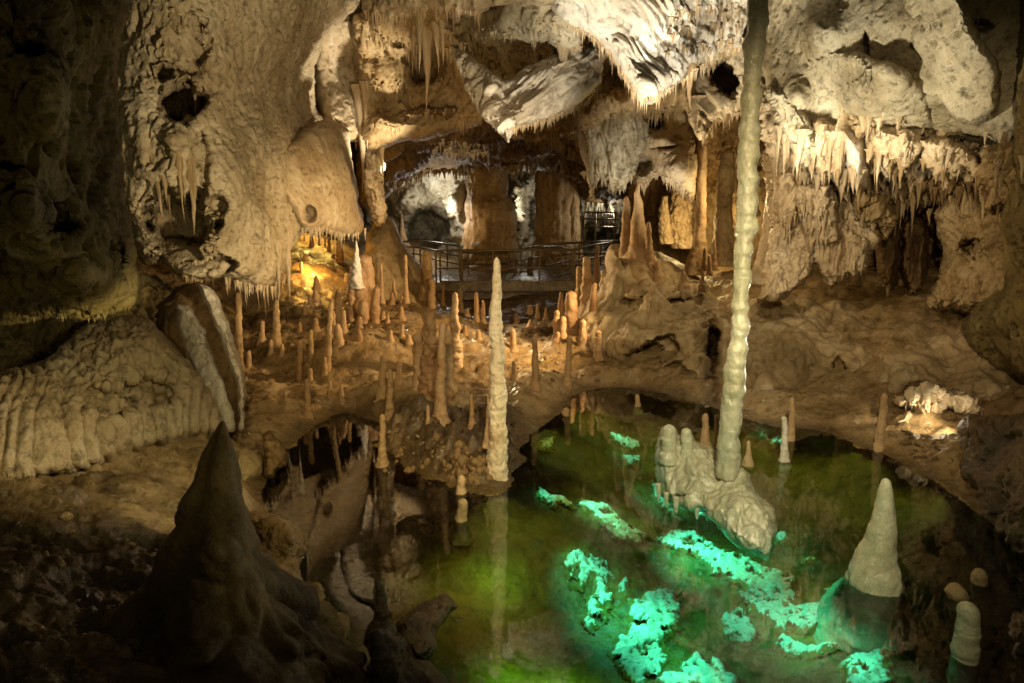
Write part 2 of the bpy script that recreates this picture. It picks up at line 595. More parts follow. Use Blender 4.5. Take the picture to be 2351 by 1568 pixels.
# ------------------------------------------------------------------ cave floor and pond
SHORE = [(2351, 1560), (2600, 1900), (1500, 2600), (600, 1900), (700, 1568), (735, 1420), (690, 1290), (610, 1190), (600, 1120), (650, 1035), (705, 985), (790, 945),
         (860, 965), (885, 1030), (905, 1060), (970, 1085), (1010, 1105), (1060, 1132), (1118, 1136), (1166, 1122), (1192, 1075), (1204, 1010), (1270, 955), (1310, 915), (1340, 897),
         (1400, 888), (1500, 897), (1600, 922), (1700, 955), (1760, 975), (1900, 990), (2000, 1035), (2075, 1065), (2170, 1120), (2260, 1180), (2400, 1290), (2600, 1500)]
shore = chaikin([tuple(G(x, y, 0)[:2]) for x, y in SHORE], 2)
LAND = [(620, 900, .16), (600, 820, .3), (580, 760, .5), (700, 900, .15), (700, 820, .35), (750, 760, .5), (850, 880, .2), (850, 800, .45), (950, 760, .6), (930, 700, .85),
        (700, 700, .8), (560, 720, .75), (720, 640, 1.3), (800, 620, 1.35), (1000, 720, .35), (1120, 720, .3), (1150, 770, .22), (1150, 850, .14), (1250, 800, .2), (1260, 860, .12),
        (1450, 750, .5), (1500, 650, 1.25), (1400, 860, .12), (1600, 640, 1.3), (1750, 640, 1.5), (2050, 690, 1.3), (2200, 690, 1.35), (1800, 850, .35), (1950, 760, .9), (1900, 880, .3), (2100, 800, .8),
        (2200, 880, .35), (2100, 1010, .1), (2300, 760, 1.1), (960, 1000, .14), (930, 960, .2), (1050, 1080, .05), (1050, 1000, .14), (0, 1105, .7), (200, 1300, .62), (450, 1100, .42), (0, 1568, .68), (480, 1250, .38), (300, 1568, .66), (700, 1500, .2),
        (560, 1040, .25), (300, 1120, .6), (640, 1260, .12), (1200, 930, .16), (1230, 620, .6), (1050, 640, .6)]
lp = np.array([G(x, y, z) for x, y, z in LAND])
lp = np.vstack([lp, [(-16, 26, 2.4), (16, 26, 2.4), (0, 34, 1.2), (-10, 34, 2), (10, 34, 2), (9, 9, 1.3), (8, 5, 1.0), (-9, 9, 2), (-8, 4, 1.4), (0, 26, .7), (-5, 24, 2.1), (6, 24, 1.7)]])
LT = TPS(lp[:, :2], lp[:, 2], reg=3e-3, scale=10.0)


HUMPS = [(G(px, py, z)[:2], r, h) for px, py, z, r, h in ((992, 905, .2, .5, .28), (1040, 840, .3, .5, .2), (830, 800, .5, .9, .4), (1315, 800, .3, .7, .28), (700, 720, .8, 1.0, .35), (750, 830, .4, .6, .16), (885, 910, .2, .4, .14), (640, 790, .5, .7, .2), (1240, 860, .2, .5, .12), (700, 900, .2, .5, .1))]


def floor_z(x, y, fine=True):
    x = np.asarray(x, float)
    y = np.asarray(y, float)
    j = np.stack([x * 2.2, y * 2.2, x * 0], -1)
    sd, _, _ = poly_sd(shore, x + .12 * noise(j, 4), y + .12 * noise(j, 5))
    land = np.clip(LT(x, y), .05, 5)
    for (hx, hy), hr, hh in HUMPS:
        land = land + hh * np.exp(-1.4 * ((x - hx) ** 2 + (y - hy) ** 2) / hr ** 2)
    z = np.where(sd < 0, land * sst(0, .55, -sd) + .01, -.14 * sst(-.02, .3, sd) - .46 * sst(.1, 1.9, sd) - .01)
    if fine:
        p = np.stack([x, y, z], -1).astype(np.float32)
        amp = np.where(sd < 0, sst(0, .4, -sd), .8)
        z = z + amp * (.09 * fbm(p * np.array([.9, .9, 0]), 3, 3) + .03 * billow(p * np.array([2.2, 2.8, 0]) , 4, 8, .6) + .026 * fbm(p * np.array([6, 11, 0]), 4, 9, .62))
        isl = sst(1.15, .7, ((x + .75) / 1.25) ** 2 + ((y - 8.2) / 1.25) ** 2) * (sd < 0) * sst(0, .25, -sd)
        z = z + isl * (.10 + .13 * billow(p * np.array([3.6, 3.6, 0]), 4, 33, .6))
        # thin ledges in the clay
        z = z + np.where(sd < 0, amp * (.06 * sst(-.06, .08, fbm(p * np.array([.8, 1.9, 0]), 4, 21)) + .04 * sst(-.05, .06, fbm(p * np.array([1.6, 3.4, 0]), 4, 25))), 0)
    return z


def ground(px, py):
    """where the sight line meets the cave floor"""
    y = np.linspace(2.6, 30, 1400)
    q = P(np.full(y.shape, px), np.full(y.shape, py), y)
    k = np.argmax(q[:, 2] <= np.maximum(floor_z(q[:, 0], q[:, 1]), -.0))
    return float(y[k])


ny, nx = 520, 560
yy = 2.2 * (36 / 2.2) ** np.linspace(0, 1, ny)
tx = np.linspace(-1.05, 1.05, nx)
FX, FY = tx[None] * (yy[:, None] + .4), np.repeat(yy[:, None], nx, 1)
FZ = floor_z(FX.ravel(), FY.ravel()).reshape(ny, nx)
idx = np.arange(ny * nx).reshape(ny, nx)
fq = np.stack([idx[:-1, :-1], idx[:-1, 1:], idx[1:, 1:], idx[1:, :-1]], -1).reshape(-1, 4)
fv = np.stack([FX, FY, FZ], -1).reshape(-1, 3)
fl = mesh_np('cave_floor', fv, fq, M['floor'])
tag(fl, kind='structure')
sdf, _, _ = poly_sd(shore, fv[:, 0], fv[:, 1])
X_, Y_ = fv[:, 0], fv[:, 1]
wob = fbm(np.stack([X_ * 1.1, Y_ * 1.1, X_ * 0], -1), 4, 60, .6) * .8


def soft(v, w):
    return sst(-w, w, v + wob * w * 1.5)


mud = np.maximum.reduce([soft(np.minimum(-1.3 - X_, 5.5 - Y_), .7), soft(np.minimum.reduce([.9 - X_, X_ + 1.6, Y_ - 7.0, 9.4 - Y_]), .35), soft(np.minimum(X_ - 3.1, 7.0 - Y_), .5),  # mud; at left carried further back as painted dimness below the bank
                         .8 * soft(np.minimum(2.4 - np.abs(X_ - .4), Y_ - 14.6), .7)])  # also darker below and behind the bridge
mud = np.maximum(mud, .75 * sst(.30, .02, -sdf + .12 * wob) * (sdf < .05))
for nm, val in (('mud', mud * .92), ('pond', sst(-.10, .12, sdf + .05 * wob))):
    at_ = fl.data.attributes.new(nm, 'FLOAT', 'POINT')
    at_.data.foreach_set('value', val.astype(np.float32))

# water sheet
wv = [(-9, 1.5, 0), (12, 1.5, 0), (12, 14, 0), (-9, 14, 0)]
wt_ = mesh_np('pond_water', wv, [[0, 1, 2, 3]], M['water'], smooth=False)
tag(wt_, kind='structure')

# ------------------------------------------------------------------ walls and ceiling (setting)
def wall(name, *args, **kw):
    o = mass(name, *args, **kw)
    tag(o, kind='structure')
    return o


# outer shell far behind everything
th = np.linspace(-1.25, 1.25, 160)
ph = np.linspace(-.15, 1.15, 90)
T_, H_ = np.meshgrid(th, ph)
rr_ = 33 + 2 * fbm(np.stack([T_ * 4, H_ * 5, T_ * 0], -1), 4, 77)
sv = np.stack([np.sin(T_) * rr_ * np.cos(H_ * .95), np.cos(T_) * rr_ * np.cos(H_ * .95), np.sin(H_) * 15], -1).reshape(-1, 3)
ii = np.arange(T_.size).reshape(T_.shape)
sq = np.stack([ii[:-1, :-1], ii[:-1, 1:], ii[1:, 1:], ii[1:, :-1]], -1).reshape(-1, 4)
tag(mesh_np('cave_wall', sv, sq, M['brown']), kind='structure')

# near dark wall, left
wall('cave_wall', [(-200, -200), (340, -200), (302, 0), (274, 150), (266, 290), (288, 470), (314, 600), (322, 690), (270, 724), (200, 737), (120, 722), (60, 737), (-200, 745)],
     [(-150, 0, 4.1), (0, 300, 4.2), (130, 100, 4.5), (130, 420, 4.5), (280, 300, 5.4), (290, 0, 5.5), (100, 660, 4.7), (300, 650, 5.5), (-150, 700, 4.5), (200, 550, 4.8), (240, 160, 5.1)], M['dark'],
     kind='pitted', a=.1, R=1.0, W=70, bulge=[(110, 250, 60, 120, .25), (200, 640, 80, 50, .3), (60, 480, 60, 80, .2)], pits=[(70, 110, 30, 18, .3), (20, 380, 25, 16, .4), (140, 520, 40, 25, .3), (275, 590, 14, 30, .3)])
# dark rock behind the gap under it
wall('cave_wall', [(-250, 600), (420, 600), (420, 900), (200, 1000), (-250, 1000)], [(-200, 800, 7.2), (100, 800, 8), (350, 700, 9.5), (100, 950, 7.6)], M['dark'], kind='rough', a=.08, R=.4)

# pale pitted wall, left of centre
wall('cave_wall', [(200, -200), (870, -200), (845, 0), (786, 45), (742, 95), (719, 170), (722, 240), (745, 290), (760, 380), (740, 500), (690, 545), (665, 580), (655, 640), (600, 668), (530, 655), (490, 640), (470, 652), (400, 634),
     (385, 608), (330, 610), (305, 570), (280, 480), (220, 400)],
     [(230, 100, 10.4), (300, 100, 9.7), (300, 420, 9.4), (430, 60, 9.8), (560, 100, 11.0), (560, 400, 10.2), (590, 600, 10.4), (690, 150, 14.0), (722, 200, 15.8), (650, 350, 12.4), (700, 450, 13.4), (840, -50, 14.5), (330, 570, 9.3), (480, 560, 9.5), (450, 300, 9.7)],
     M['creamwall'], kind='pitted', a=.075, R=.9, W=45, step=2.5,
     pits=[(430, 105, 48, 70, .22), (415, 238, 55, 42, 1.3), (384, 168, 16, 18, .5), (412, 515, 74, 76, 1.7), (497, 470, 26, 24, .5), (515, 606, 26, 14, .7), (455, 400, 26, 110, .2)],
     bulge=[(400, 330, 50, 60, .3), (370, 395, 60, 30, .25), (600, 250, 50, 150, .25), (610, 520, 50, 110, .25), (320, 330, 35, 100, .2)])
# floor of the dark hole, jutting ledge
wall('cave_wall', [(345, 560), (400, 545), (470, 560), (500, 590), (540, 610), (500, 640), (420, 640), (380, 610)], [(360, 580, 9.8), (450, 570, 10.0), (430, 620, 9.3), (520, 610, 9.5)], M['creamwall'], kind='rough', a=.05, R=.6, W=20, step=2.5)
# smooth panel right of it
wall('cave_wall', [(640, 345), (700, 292), (745, 270), (800, 290), (812, 380), (826, 470), (840, 533), (800, 545), (740, 530), (705, 532), (680, 505), (650, 470), (632, 420)],
     [(700, 400, 12.9), (820, 520, 14.6), (655, 400, 12.3), (760, 290, 14.6), (760, 480, 13.4)], M['cream'], kind='smooth', a=.05, R=.8, W=35, pits=[(712, 490, 15, 18, .4)], step=2.5)
# recess at its upper right
wall('cave_wall', [(715, 40), (880, 10), (890, 110), (862, 170), (848, 250), (838, 320), (790, 330), (740, 290), (715, 180)], [(740, 100, 16.8), (860, 60, 16.4), (830, 250, 17.4), (760, 260, 16.6), (790, 160, 17.6)], M['cream'], kind='smooth', a=.08, R=.8, W=35)
# top front strip of ceiling
wall('cave_ceiling', [(820, -220), (1340, -220), (1310, 0), (1240, 22), (1180, 12), (1130, 10), (1100, 36), (1040, 24), (990, 20), (950, 30), (905, 42), (860, 66), (840, 46), (826, 0)],
     [(850, 0, 13.6), (1000, 0, 11.6), (1250, -20, 9.6), (1000, -150, 10.4), (1250, -150, 8.6), (830, -150, 12.5)], M['cream'], kind='drape', a=.06, R=.9, W=40)
# brown vault
wall('cave_ceiling', [(800, 10), (1140, 0), (1130, 200), (1110, 290), (1050, 300), (1000, 318), (930, 318), (870, 345), (835, 350), (810, 300), (812, 150)],
     [(860, 60, 15.5), (1100, 60, 13.0), (960, 150, 17.5), (1040, 200, 16.6), (850, 220, 17.0), (930, 290, 16.8), (1090, 280, 16)], M['tan'], kind='smooth', a=.15, R=1.2, W=40, bulge=[(890, 160, 45, 50, .6), (920, 70, 50, 30, .4), (870, 270, 40, 40, .4)], pits=[(915, 95, 18, 15, .4), (975, 140, 40, 55, .8)])
# dome between the drapes
wall('cave_ceiling', [(1000, -30), (1300, -30), (1330, 60), (1310, 130), (1250, 165), (1205, 215), (1160, 235), (1110, 205), (1068, 160), (1030, 90), (1005, 30)],
     [(1020, 60, 14.6), (1060, 130, 13.8), (1150, 30, 11.2), (1280, 0, 10.4), (1300, 110, 12.0), (1160, 130, 12.0), (1160, 215, 12.3), (1220, 90, 11.4)], M['grey'], kind='smooth', a=.1, R=.4, W=24, step=2.5, bulge=[(1130, 70, 55, 50, .5), (1235, 60, 35, 45, .4), (1275, 120, 30, 40, .4)])
# rear ceiling between the drapes
wall('cave_ceiling', [(1180, -20), (1340, 0), (1400, 60), (1490, 150), (1640, 160), (1650, 245), (1500, 262), (1430, 262), (1340, 300), (1260, 318), (1190, 322), (1130, 300), (1150, 150)],
     [(1200, 50, 12.4), (1330, 60, 12.6), (1430, 200, 13.2), (1600, 220, 13.4), (1200, 290, 13.6), (1330, 280, 13.6)], M['tan'], kind='flute', a=.09, R=1.0, W=40, bulge=[(1430, 205, 50, 35, .7), (1290, 60, 40, 60, .5)])
# ceiling mass behind tall column
wall('cave_ceiling', [(1590, 110), (1690, 70), (1800, 60), (1800, 260), (1700, 262), (1672, 268), (1640, 284), (1622, 318), (1604, 322), (1590, 292), (1570, 235)],
     [(1600, 150, 12.4), (1700, 100, 12), (1780, 200, 11.9), (1620, 290, 12.4), (1700, 240, 12.3)], M['cream'], kind='drape2', a=.07, R=.8, W=28, pits=[(1662, 182, 32, 40, 1.6)], step=2.5)
# far dark ceiling band
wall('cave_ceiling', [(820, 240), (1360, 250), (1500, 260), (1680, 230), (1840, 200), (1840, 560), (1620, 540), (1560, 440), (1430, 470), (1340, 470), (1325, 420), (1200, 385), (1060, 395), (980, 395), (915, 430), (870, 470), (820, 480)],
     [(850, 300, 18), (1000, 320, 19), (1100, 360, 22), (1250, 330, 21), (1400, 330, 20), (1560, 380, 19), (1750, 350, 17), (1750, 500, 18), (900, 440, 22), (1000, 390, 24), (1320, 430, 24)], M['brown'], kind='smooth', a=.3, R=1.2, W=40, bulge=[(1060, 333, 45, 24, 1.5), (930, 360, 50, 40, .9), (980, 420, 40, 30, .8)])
# back chamber walls
wall('cave_wall', [(830, 380), (1110, 360), (1110, 700), (830, 720)], [(850, 450, 27), (950, 430, 26), (1060, 450, 25), (950, 600, 29), (1080, 600, 26)], M['grey'], kind='smooth', a=.26, R=.5, W=20, pits=[(985, 530, 44, 58, 3.5), (1030, 548, 12, 20, 1)], bulge=[(1050, 480, 30, 60, 1.2), (930, 470, 40, 40, 1)])
wall('cave_wall', [(1150, 340), (1350, 340), (1350, 700), (1150, 700)], [(1170, 400, 28), (1330, 400, 29), (1250, 600, 29)], M['grey'], kind='flute', a=.2, R=.5, W=20, pits=[(1225, 490, 8, 40, 1.5), (1200, 400, 14, 20, 1)], bulge=[(1185, 470, 20, 60, 1.4), (1245, 480, 14, 70, 1.6)])
wall('cave_wall', [(1300, 410), (1470, 410), (1470, 700), (1300, 700)], [(1330, 450, 26), (1450, 450, 25), (1400, 600, 29)], M['grey'], kind='drip', a=.2, R=.5, W=20, pits=[(1345, 545, 22, 40, 2), (1400, 545, 30, 30, 2.5)])
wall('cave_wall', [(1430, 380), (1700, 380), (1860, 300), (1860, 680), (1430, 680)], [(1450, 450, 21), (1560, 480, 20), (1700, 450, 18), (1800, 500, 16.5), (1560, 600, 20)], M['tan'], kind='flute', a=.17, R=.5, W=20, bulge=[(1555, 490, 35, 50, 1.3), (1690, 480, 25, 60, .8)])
# right: pale bulging wall
wall('cave_ceiling', [(1725, -220), (2560, -220), (2560, 330), (2330, 345), (2250, 345), (2180, 335), (2120, 310), (2060, 300), (2000, 275), (1950, 310), (1900, 340), (1850, 335), (1800, 305), (1768, 262), (1748, 150)],
     [(1770, 200, 10.8), (1800, 50, 10.8), (2000, 80, 9.4), (2200, 100, 8.9), (2450, 0, 8.3), (2100, 280, 9.9), (1900, 300, 10.8), (2300, 300, 9.2), (1900, 150, 10.1)], M['grey'], kind='smooth', a=.07, R=.9, W=50, step=2.5,
     bulge=[(2050, 220, 90, 50, .5), (1880, 70, 60, 60, .4), (2180, 180, 90, 70, .4), (2150, 50, 80, 50, .35), (1830, 230, 40, 50, .4)], pits=[(2095, 108, 8, 7, .3), (2180, 210, 30, 14, .25), (2240, 60, 40, 14, .3), (1990, 130, 12, 60, .3)])
# dripping stalactite mass under it
wall('cave_wall', [(1750, 200), (1900, 250), (2060, 250), (2150, 290), (2250, 310), (2420, 310), (2420, 460), (2300, 470), (2240, 450), (2190, 432), (2140, 470), (2080, 452), (2030, 500), (1990, 510), (1960, 460), (1915, 500), (1870, 540), (1820, 560), (1775, 520), (1758, 400)],
     [(1770, 280, 11.2), (1900, 320, 11.0), (2000, 330, 10.6), (2200, 350, 10.2), (2400, 350, 9.6), (1800, 500, 11.8), (1960, 440, 11.6), (2150, 430, 11.2)], M['cream'], kind='drip', a=.17, R=.8, W=30, step=2.2)
# pillars and drapes standing below
wall('cave_wall', [(1755, 440), (1800, 425), (1860, 480), (1895, 510), (1884, 580), (1856, 640), (1800, 690), (1738, 700), (1752, 620), (1772, 540)],
     [(1770, 460, 12), (1860, 520, 11.7), (1770, 670, 11.4), (1830, 620, 11.4)], M['cream'], kind='flute', a=.085, R=.45, W=20, step=2.2, cut=1, ragged=7)
wall('cave_wall', [(1855, 460), (1960, 470), (2010, 520), (2004, 580), (1985, 626), (1942, 640), (1912, 668), (1892, 640), (1876, 570)],
     [(1880, 500, 11.7), (1980, 540, 11.5), (1912, 640, 11.3), (1960, 600, 11.2)], M['cream'], kind='drip', a=.07, R=.45, W=18, step=2.2, bulge=[(1984, 572, 20, 20, .25)], cut=1, ragged=7)
wall('cave_wall', [(1960, 420), (2200, 400), (2200, 720), (1980, 720), (1960, 560)], [(2000, 500, 14), (2150, 480, 13.5), (2080, 650, 14.6)], M['brown'], kind='flute', a=.12, R=.5, W=20)
wall('cave_wall', [(2010, 500), (2060, 490), (2070, 600), (2050, 672), (2022, 650), (2008, 580)], [(2030, 520, 13.0), (2040, 640, 12.7)], M['brown'], kind='flute', a=.06, R=.6, W=18, step=2.5)
wall('cave_wall', [(2068, 500), (2130, 500), (2136, 600), (2122, 660), (2092, 680), (2070, 650)], [(2090, 520, 12.8), (2110, 640, 12.5)], M['brown'], kind='flute', a=.06, R=.6, W=18, step=2.5)
wall('cave_wall', [(2140, 480), (2200, 440), (2300, 440), (2360, 520), (2360, 730), (2260, 740), (2180, 700), (2120, 720), (2150, 640), (2165, 590), (2150, 540)],
     [(2160, 500, 10.9), (2300, 500, 9.8), (2200, 660, 10.6), (2150, 710, 10.8), (2340, 700, 9.6)], M['tan'], kind='drip', a=.07, R=.5, W=34, step=2.5, ragged=8, pits=[(2225, 560, 22, 16, .5)])
# far right dark wall
wall('cave_wall', [(2310, -220), (2700, -220), (2700, 1000), (2450, 960), (2351, 880), (2300, 860), (2230, 820), (2200, 740), (2250, 690), (2310, 660), (2296, 520), (2330, 330), (2332, 150)],
     [(2340, 0, 8.2), (2340, 400, 8.4), (2500, 200, 7.2), (2330, 600, 8.8), (2500, 800, 7.4), (2280, 800, 9.4), (2350, 850, 8.8)], M['dark'], kind='pitted', a=.09, R=.6, W=60)
# right bank of flowstone between the pillars and the pond
wall('cave_wall', [(1700, 700), (1780, 660), (1880, 690), (2000, 700), (2130, 720), (2230, 740), (2330, 820), (2360, 900), (2260, 940), (2190, 935), (2140, 900), (2090, 900), (2040, 940), (1960, 970), (1840, 975), (1760, 970), (1700, 930), (1680, 800)],
     [(1750, 720, 12.3), (1900, 720, 12.2), (2100, 740, 11.8), (2280, 840, 9.8), (1720, 900, 10.6), (1850, 940, 10.2), (2000, 930, 10.0), (2150, 880, 9.7), (1900, 820, 11.2), (2050, 830, 10.8), (2330, 890, 9.0)],
     M['bank'], kind='flow', a=.11, R=.9, W=40, step=2.5, bulge=[(1820, 800, 70, 60, .4), (1960, 830, 80, 60, .4), (2080, 850, 70, 60, .35), (1760, 860, 50, 60, .3), (1900, 900, 50, 40, .2)], pits=[(1858, 842, 10, 8, .3), (1925, 860, 7, 40, .35), (2170, 920, 26, 14, .5)])
# layered curtains cascading down the right wall
for poly, ctrl, mk, kd, am in (
        ([(1890, 120), (1960, 110), (2060, 150), (2140, 215), (2155, 300), (2050, 298), (1980, 275), (1905, 245), (1870, 185)], [(1900, 180, 10.2), (2050, 200, 9.2), (2140, 280, 9.6), (1980, 270, 10.0)], 'grey', 'smooth', .07),
        ([(2050, -80), (2190, -80), (2235, 60), (2300, 150), (2295, 265), (2215, 305), (2135, 205), (2080, 80)], [(2080, 0, 8.9), (2180, 80, 8.4), (2250, 200, 8.6), (2210, 290, 9.0)], 'grey', 'smooth', .08),
        ([(1752, 190), (1800, 198), (1850, 258), (1874, 330), (1852, 402), (1818, 352), (1790, 305), (1765, 265)], [(1770, 220, 10.6), (1840, 300, 10.4), (1850, 390, 10.7)], 'grey', 'drip', .06),
        ([(1858, 258), (1960, 300), (1952, 380), (1932, 445), (1908, 402), (1892, 445), (1870, 385), (1848, 330)], [(1870, 300, 10.5), (1940, 330, 10.4), (1900, 430, 10.7)], 'cream', 'flute', .07),
        ([(1935, 288), (1980, 308), (1994, 360), (1992, 432), (1964, 438), (1946, 392), (1926, 330)], [(1950, 310, 10.2), (1985, 420, 10.4), (1950, 400, 10.4)], 'white', 'smooth', .04),
        ([(1998, 278), (2112, 300), (2108, 360), (2082, 404), (2060, 372), (2042, 424), (2016, 382), (1994, 330)], [(2010, 300, 9.9), (2100, 320, 9.7), (2050, 410, 10.1)], 'cream', 'flute', .07),
        ([(2108, 308), (2232, 328), (2262, 400), (2232, 442), (2206, 402), (2182, 454), (2150, 402), (2120, 372)], [(2120, 330, 9.7), (2230, 350, 9.3), (2190, 440, 9.8)], 'cream', 'flute', .07),
        ([(2238, 328), (2352, 330), (2362, 440), (2332, 522), (2302, 472), (2272, 502), (2248, 430)], [(2250, 350, 9.2), (2340, 360, 8.8), (2310, 500, 9.2)], 'tan', 'drip', .07),
        ([(1766, 380), (1832, 398), (1836, 482), (1816, 562), (1792, 532), (1774, 470)], [(1780, 400, 11.4), (1825, 450, 11.2), (1810, 540, 11.5)], 'cream', 'flute', .06),
        ([(1828, 420), (1902, 430), (1932, 520), (1912, 584), (1890, 562), (1862, 614), (1840, 562), (1824, 480)], [(1840, 440, 11.2), (1910, 480, 11.0), (1870, 590, 11.4)], 'cream', 'flute', .07),
        ([(1955, 430), (2030, 440), (2060, 500), (2035, 560), (2010, 520), (1985, 545), (1960, 490)], [(1970, 450, 11.3), (2050, 480, 11.2), (2020, 540, 11.6)], 'tan', 'drip', .07),
        ([(1238, 28), (1300, 18), (1345, 58), (1334, 112), (1290, 118), (1252, 92)], [(1250, 50, 10.6), (1320, 60, 10.3), (1290, 110, 10.9)], 'grey', 'smooth', .06)):
    wall('cave_wall' if poly[0][0] > 1400 else 'cave_ceiling', poly, ctrl, M[mk], kind=kd, a=am, R=.55, W=24, step=2.2, ragged=6, cut=1 if kd != 'smooth' else 2)
# rock lip over the lit hollow
wall('cave_wall', [(2066, 915), (2100, 895), (2150, 888), (2215, 900), (2262, 930), (2236, 956), (2214, 940), (2196, 958), (2180, 932), (2160, 940), (2142, 968), (2128, 944), (2108, 950), (2092, 966), (2072, 940)],
     [(2080, 930, 9.0), (2150, 905, 8.8), (2230, 930, 8.8), (2180, 940, 8.9)], M['cream'], kind='drip', a=.08, R=.5, W=14, step=1.8, cut=1, ragged=8)
# back of that hollow
wall('cave_wall', [(2020, 900), (2260, 900), (2260, 1090), (2120, 1080), (2020, 1040)], [(2050, 980, 9.6), (2200, 960, 9.8), (2150, 1060, 8.7)], M['tan'], kind='rough', a=.07, R=.3, W=20, pits=[(2175, 985, 28, 22, .6)])
# ------------------------------------------------------------------ hanging drapes, mounds, boulders (things)
def thing_mass(name, label, cat, *args, group=None, **kw):
    o = mass(name, *args, **kw)
    tag(o, label, cat, group)
    return o


thing_mass('rock_drapery', 'pale V shaped rock drape hanging from the ceiling above the footbridge', 'rock drapery',
           [(1035, 95), (1080, 130), (1120, 160), (1160, 190), (1200, 155), (1250, 132), (1330, 105), (1385, 118), (1380, 200), (1325, 252), (1292, 266), (1240, 282), (1200, 288), (1178, 304), (1168, 334), (1156, 318), (1138, 300), (1105, 266), (1080, 220), (1048, 150)],
           [(1050, 110, 11.1), (1100, 160, 10.7), (1090, 220, 10.8), (1128, 205, 10.15), (1150, 265, 10.0), (1160, 215, 10.75), (1168, 325, 9.95), (1182, 262, 10.45), (1215, 235, 10.5), (1300, 180, 10.9), (1370, 130, 11.5), (1290, 255, 11.1), (1240, 160, 10.7)], M['white'], kind='drape', a=.06, R=.7, W=22, step=2.0, cut=1, ragged=3)
thing_mass('rock_drapery', 'brilliant white lit rock drape tapering to a point, largest on the ceiling', 'rock drapery',
           [(1225, -220), (1790, -220), (1760, 0), (1712, 60), (1700, 115), (1645, 132), (1600, 152), (1560, 192), (1505, 226), (1486, 244), (1462, 224), (1432, 172), (1400, 124), (1362, 88), (1312, 62), (1262, 18)],
           [(1290, 0, 9.6), (1485, 225, 8.7), (1400, 80, 9.2), (1500, 100, 9.0), (1600, 100, 9.7), (1700, 30, 10.2), (1500, -100, 8.6), (1330, -100, 8.6), (1700, -150, 9), (1540, 20, 8.8)], M['white'], kind='drape2', a=.07, R=.9, W=34, step=2.2, cut=1, ragged=3)
thing_mass('rock_drapery', 'grey fluted curtain of rock hanging behind the footbridge, ending in one long point', 'rock drapery',
           [(1318, 262), (1420, 232), (1505, 240), (1490, 330), (1456, 400), (1422, 444), (1398, 424), (1372, 404), (1358, 466), (1346, 402), (1330, 330)],
           [(1330, 290, 14.3), (1420, 260, 13.8), (1490, 260, 14.2), (1420, 420, 14), (1356, 440, 14.2)], M['grey'], kind='flute', a=.07, R=.7, W=22, step=2.0, cut=1, ragged=3)
thing_mass('rock_drapery', 'cream hollowed rock lobe with brightly lit lower right flank', 'rock drapery',
           [(1405, 262), (1500, 243), (1592, 233), (1608, 285), (1606, 400), (1600, 472), (1560, 445), (1530, 412), (1500, 402), (1480, 436), (1440, 412), (1410, 340)],
           [(1420, 280, 14.6), (1500, 260, 14.2), (1590, 260, 14.6), (1550, 380, 13.9), (1600, 440, 13.9), (1450, 380, 14.6)], M['cream'], kind='smooth', a=.09, R=.8, W=26, step=2.2, cut=1, ragged=4,
           bulge=[(1520, 320, 35, 25, .4), (1560, 390, 40, 50, .4)], pits=[(1505, 285, 16, 12, .6), (1470, 378, 26, 22, .7), (1525, 340, 26, 8, .3)])

# flowstone organ-pipe bank at left
thing_mass('flowstone_curtain', 'greenish organ pipe flowstone bank hanging in folds at far left', 'flowstone',
           [(-250, 900), (-60, 870), (60, 846), (115, 826), (165, 772), (205, 742), (290, 722), (345, 728), (400, 790), (450, 860), (500, 930), (526, 985), (480, 1006), (400, 1020), (330, 1040), (260, 1062), (200, 1085), (120, 1100), (40, 1120), (-250, 1180)],
           [(-150, 920, 5.6), (60, 870, 6.4), (160, 800, 7.2), (320, 745, 8.0), (450, 870, 7.7), (510, 980, 7.5), (40, 1100, 5.4), (250, 1050, 6.2), (400, 1010, 7.0), (200, 900, 6.5), (330, 880, 7.1), (-150, 1140, 5.0)],
           M['cream'], kind='pipes', a=.07, R=.9, W=34, step=2.2, pits=[(340, 905, 62, 42, .3), (250, 925, 60, 40, .22)], bulge=[(300, 800, 90, 50, .3)])
t = empty('flowstone_slab', tuple(P(530, 1000, 7.8)))
tag(t, 'pale slanting flowstone slab with brown grooves, right of the organ pipe bank', 'flowstone')
bpy.context.view_layer.update()
body = mass('slab_body', [(395, 668), (440, 645), (490, 655), (516, 720), (540, 790), (562, 860), (566, 930), (558, 1000), (535, 1025), (505, 975), (455, 900), (405, 830), (350, 765), (362, 700)],
            [(400, 700, 8.75), (480, 680, 8.8), (540, 850, 8.35), (550, 1000, 7.75), (440, 800, 8.4), (500, 900, 8.1)], M['brown'], kind='flow', a=.07, R=.6, W=26, step=2.2, ragged=6)
rb1 = mass('ribbon', [(402, 690), (432, 700), (468, 745), (486, 800), (512, 880), (536, 960), (542, 995), (524, 988), (472, 905), (432, 840), (408, 775), (396, 720)],
           [(410, 710, 8.5), (470, 790, 8.25), (530, 970, 7.65), (430, 800, 8.3), (490, 900, 7.9)], M['white'], kind='smooth', a=.06, R=.3, W=14, step=2.0, ragged=6, cut=2)
rb2 = mass('ribbon', [(452, 648), (490, 655), (516, 722), (546, 800), (565, 868), (569, 930), (560, 1005), (547, 985), (546, 905), (526, 835), (500, 765), (470, 695)],
           [(470, 665, 8.6), (520, 770, 8.3), (560, 900, 7.9), (553, 990, 7.55), (500, 740, 8.4)], M['white'], kind='smooth', a=.06, R=.3, W=10, step=2.0, ragged=5, cut=2)
for o in (body, rb1, rb2):
    o.parent = t
    o.matrix_parent_inverse = t.matrix_world.inverted()
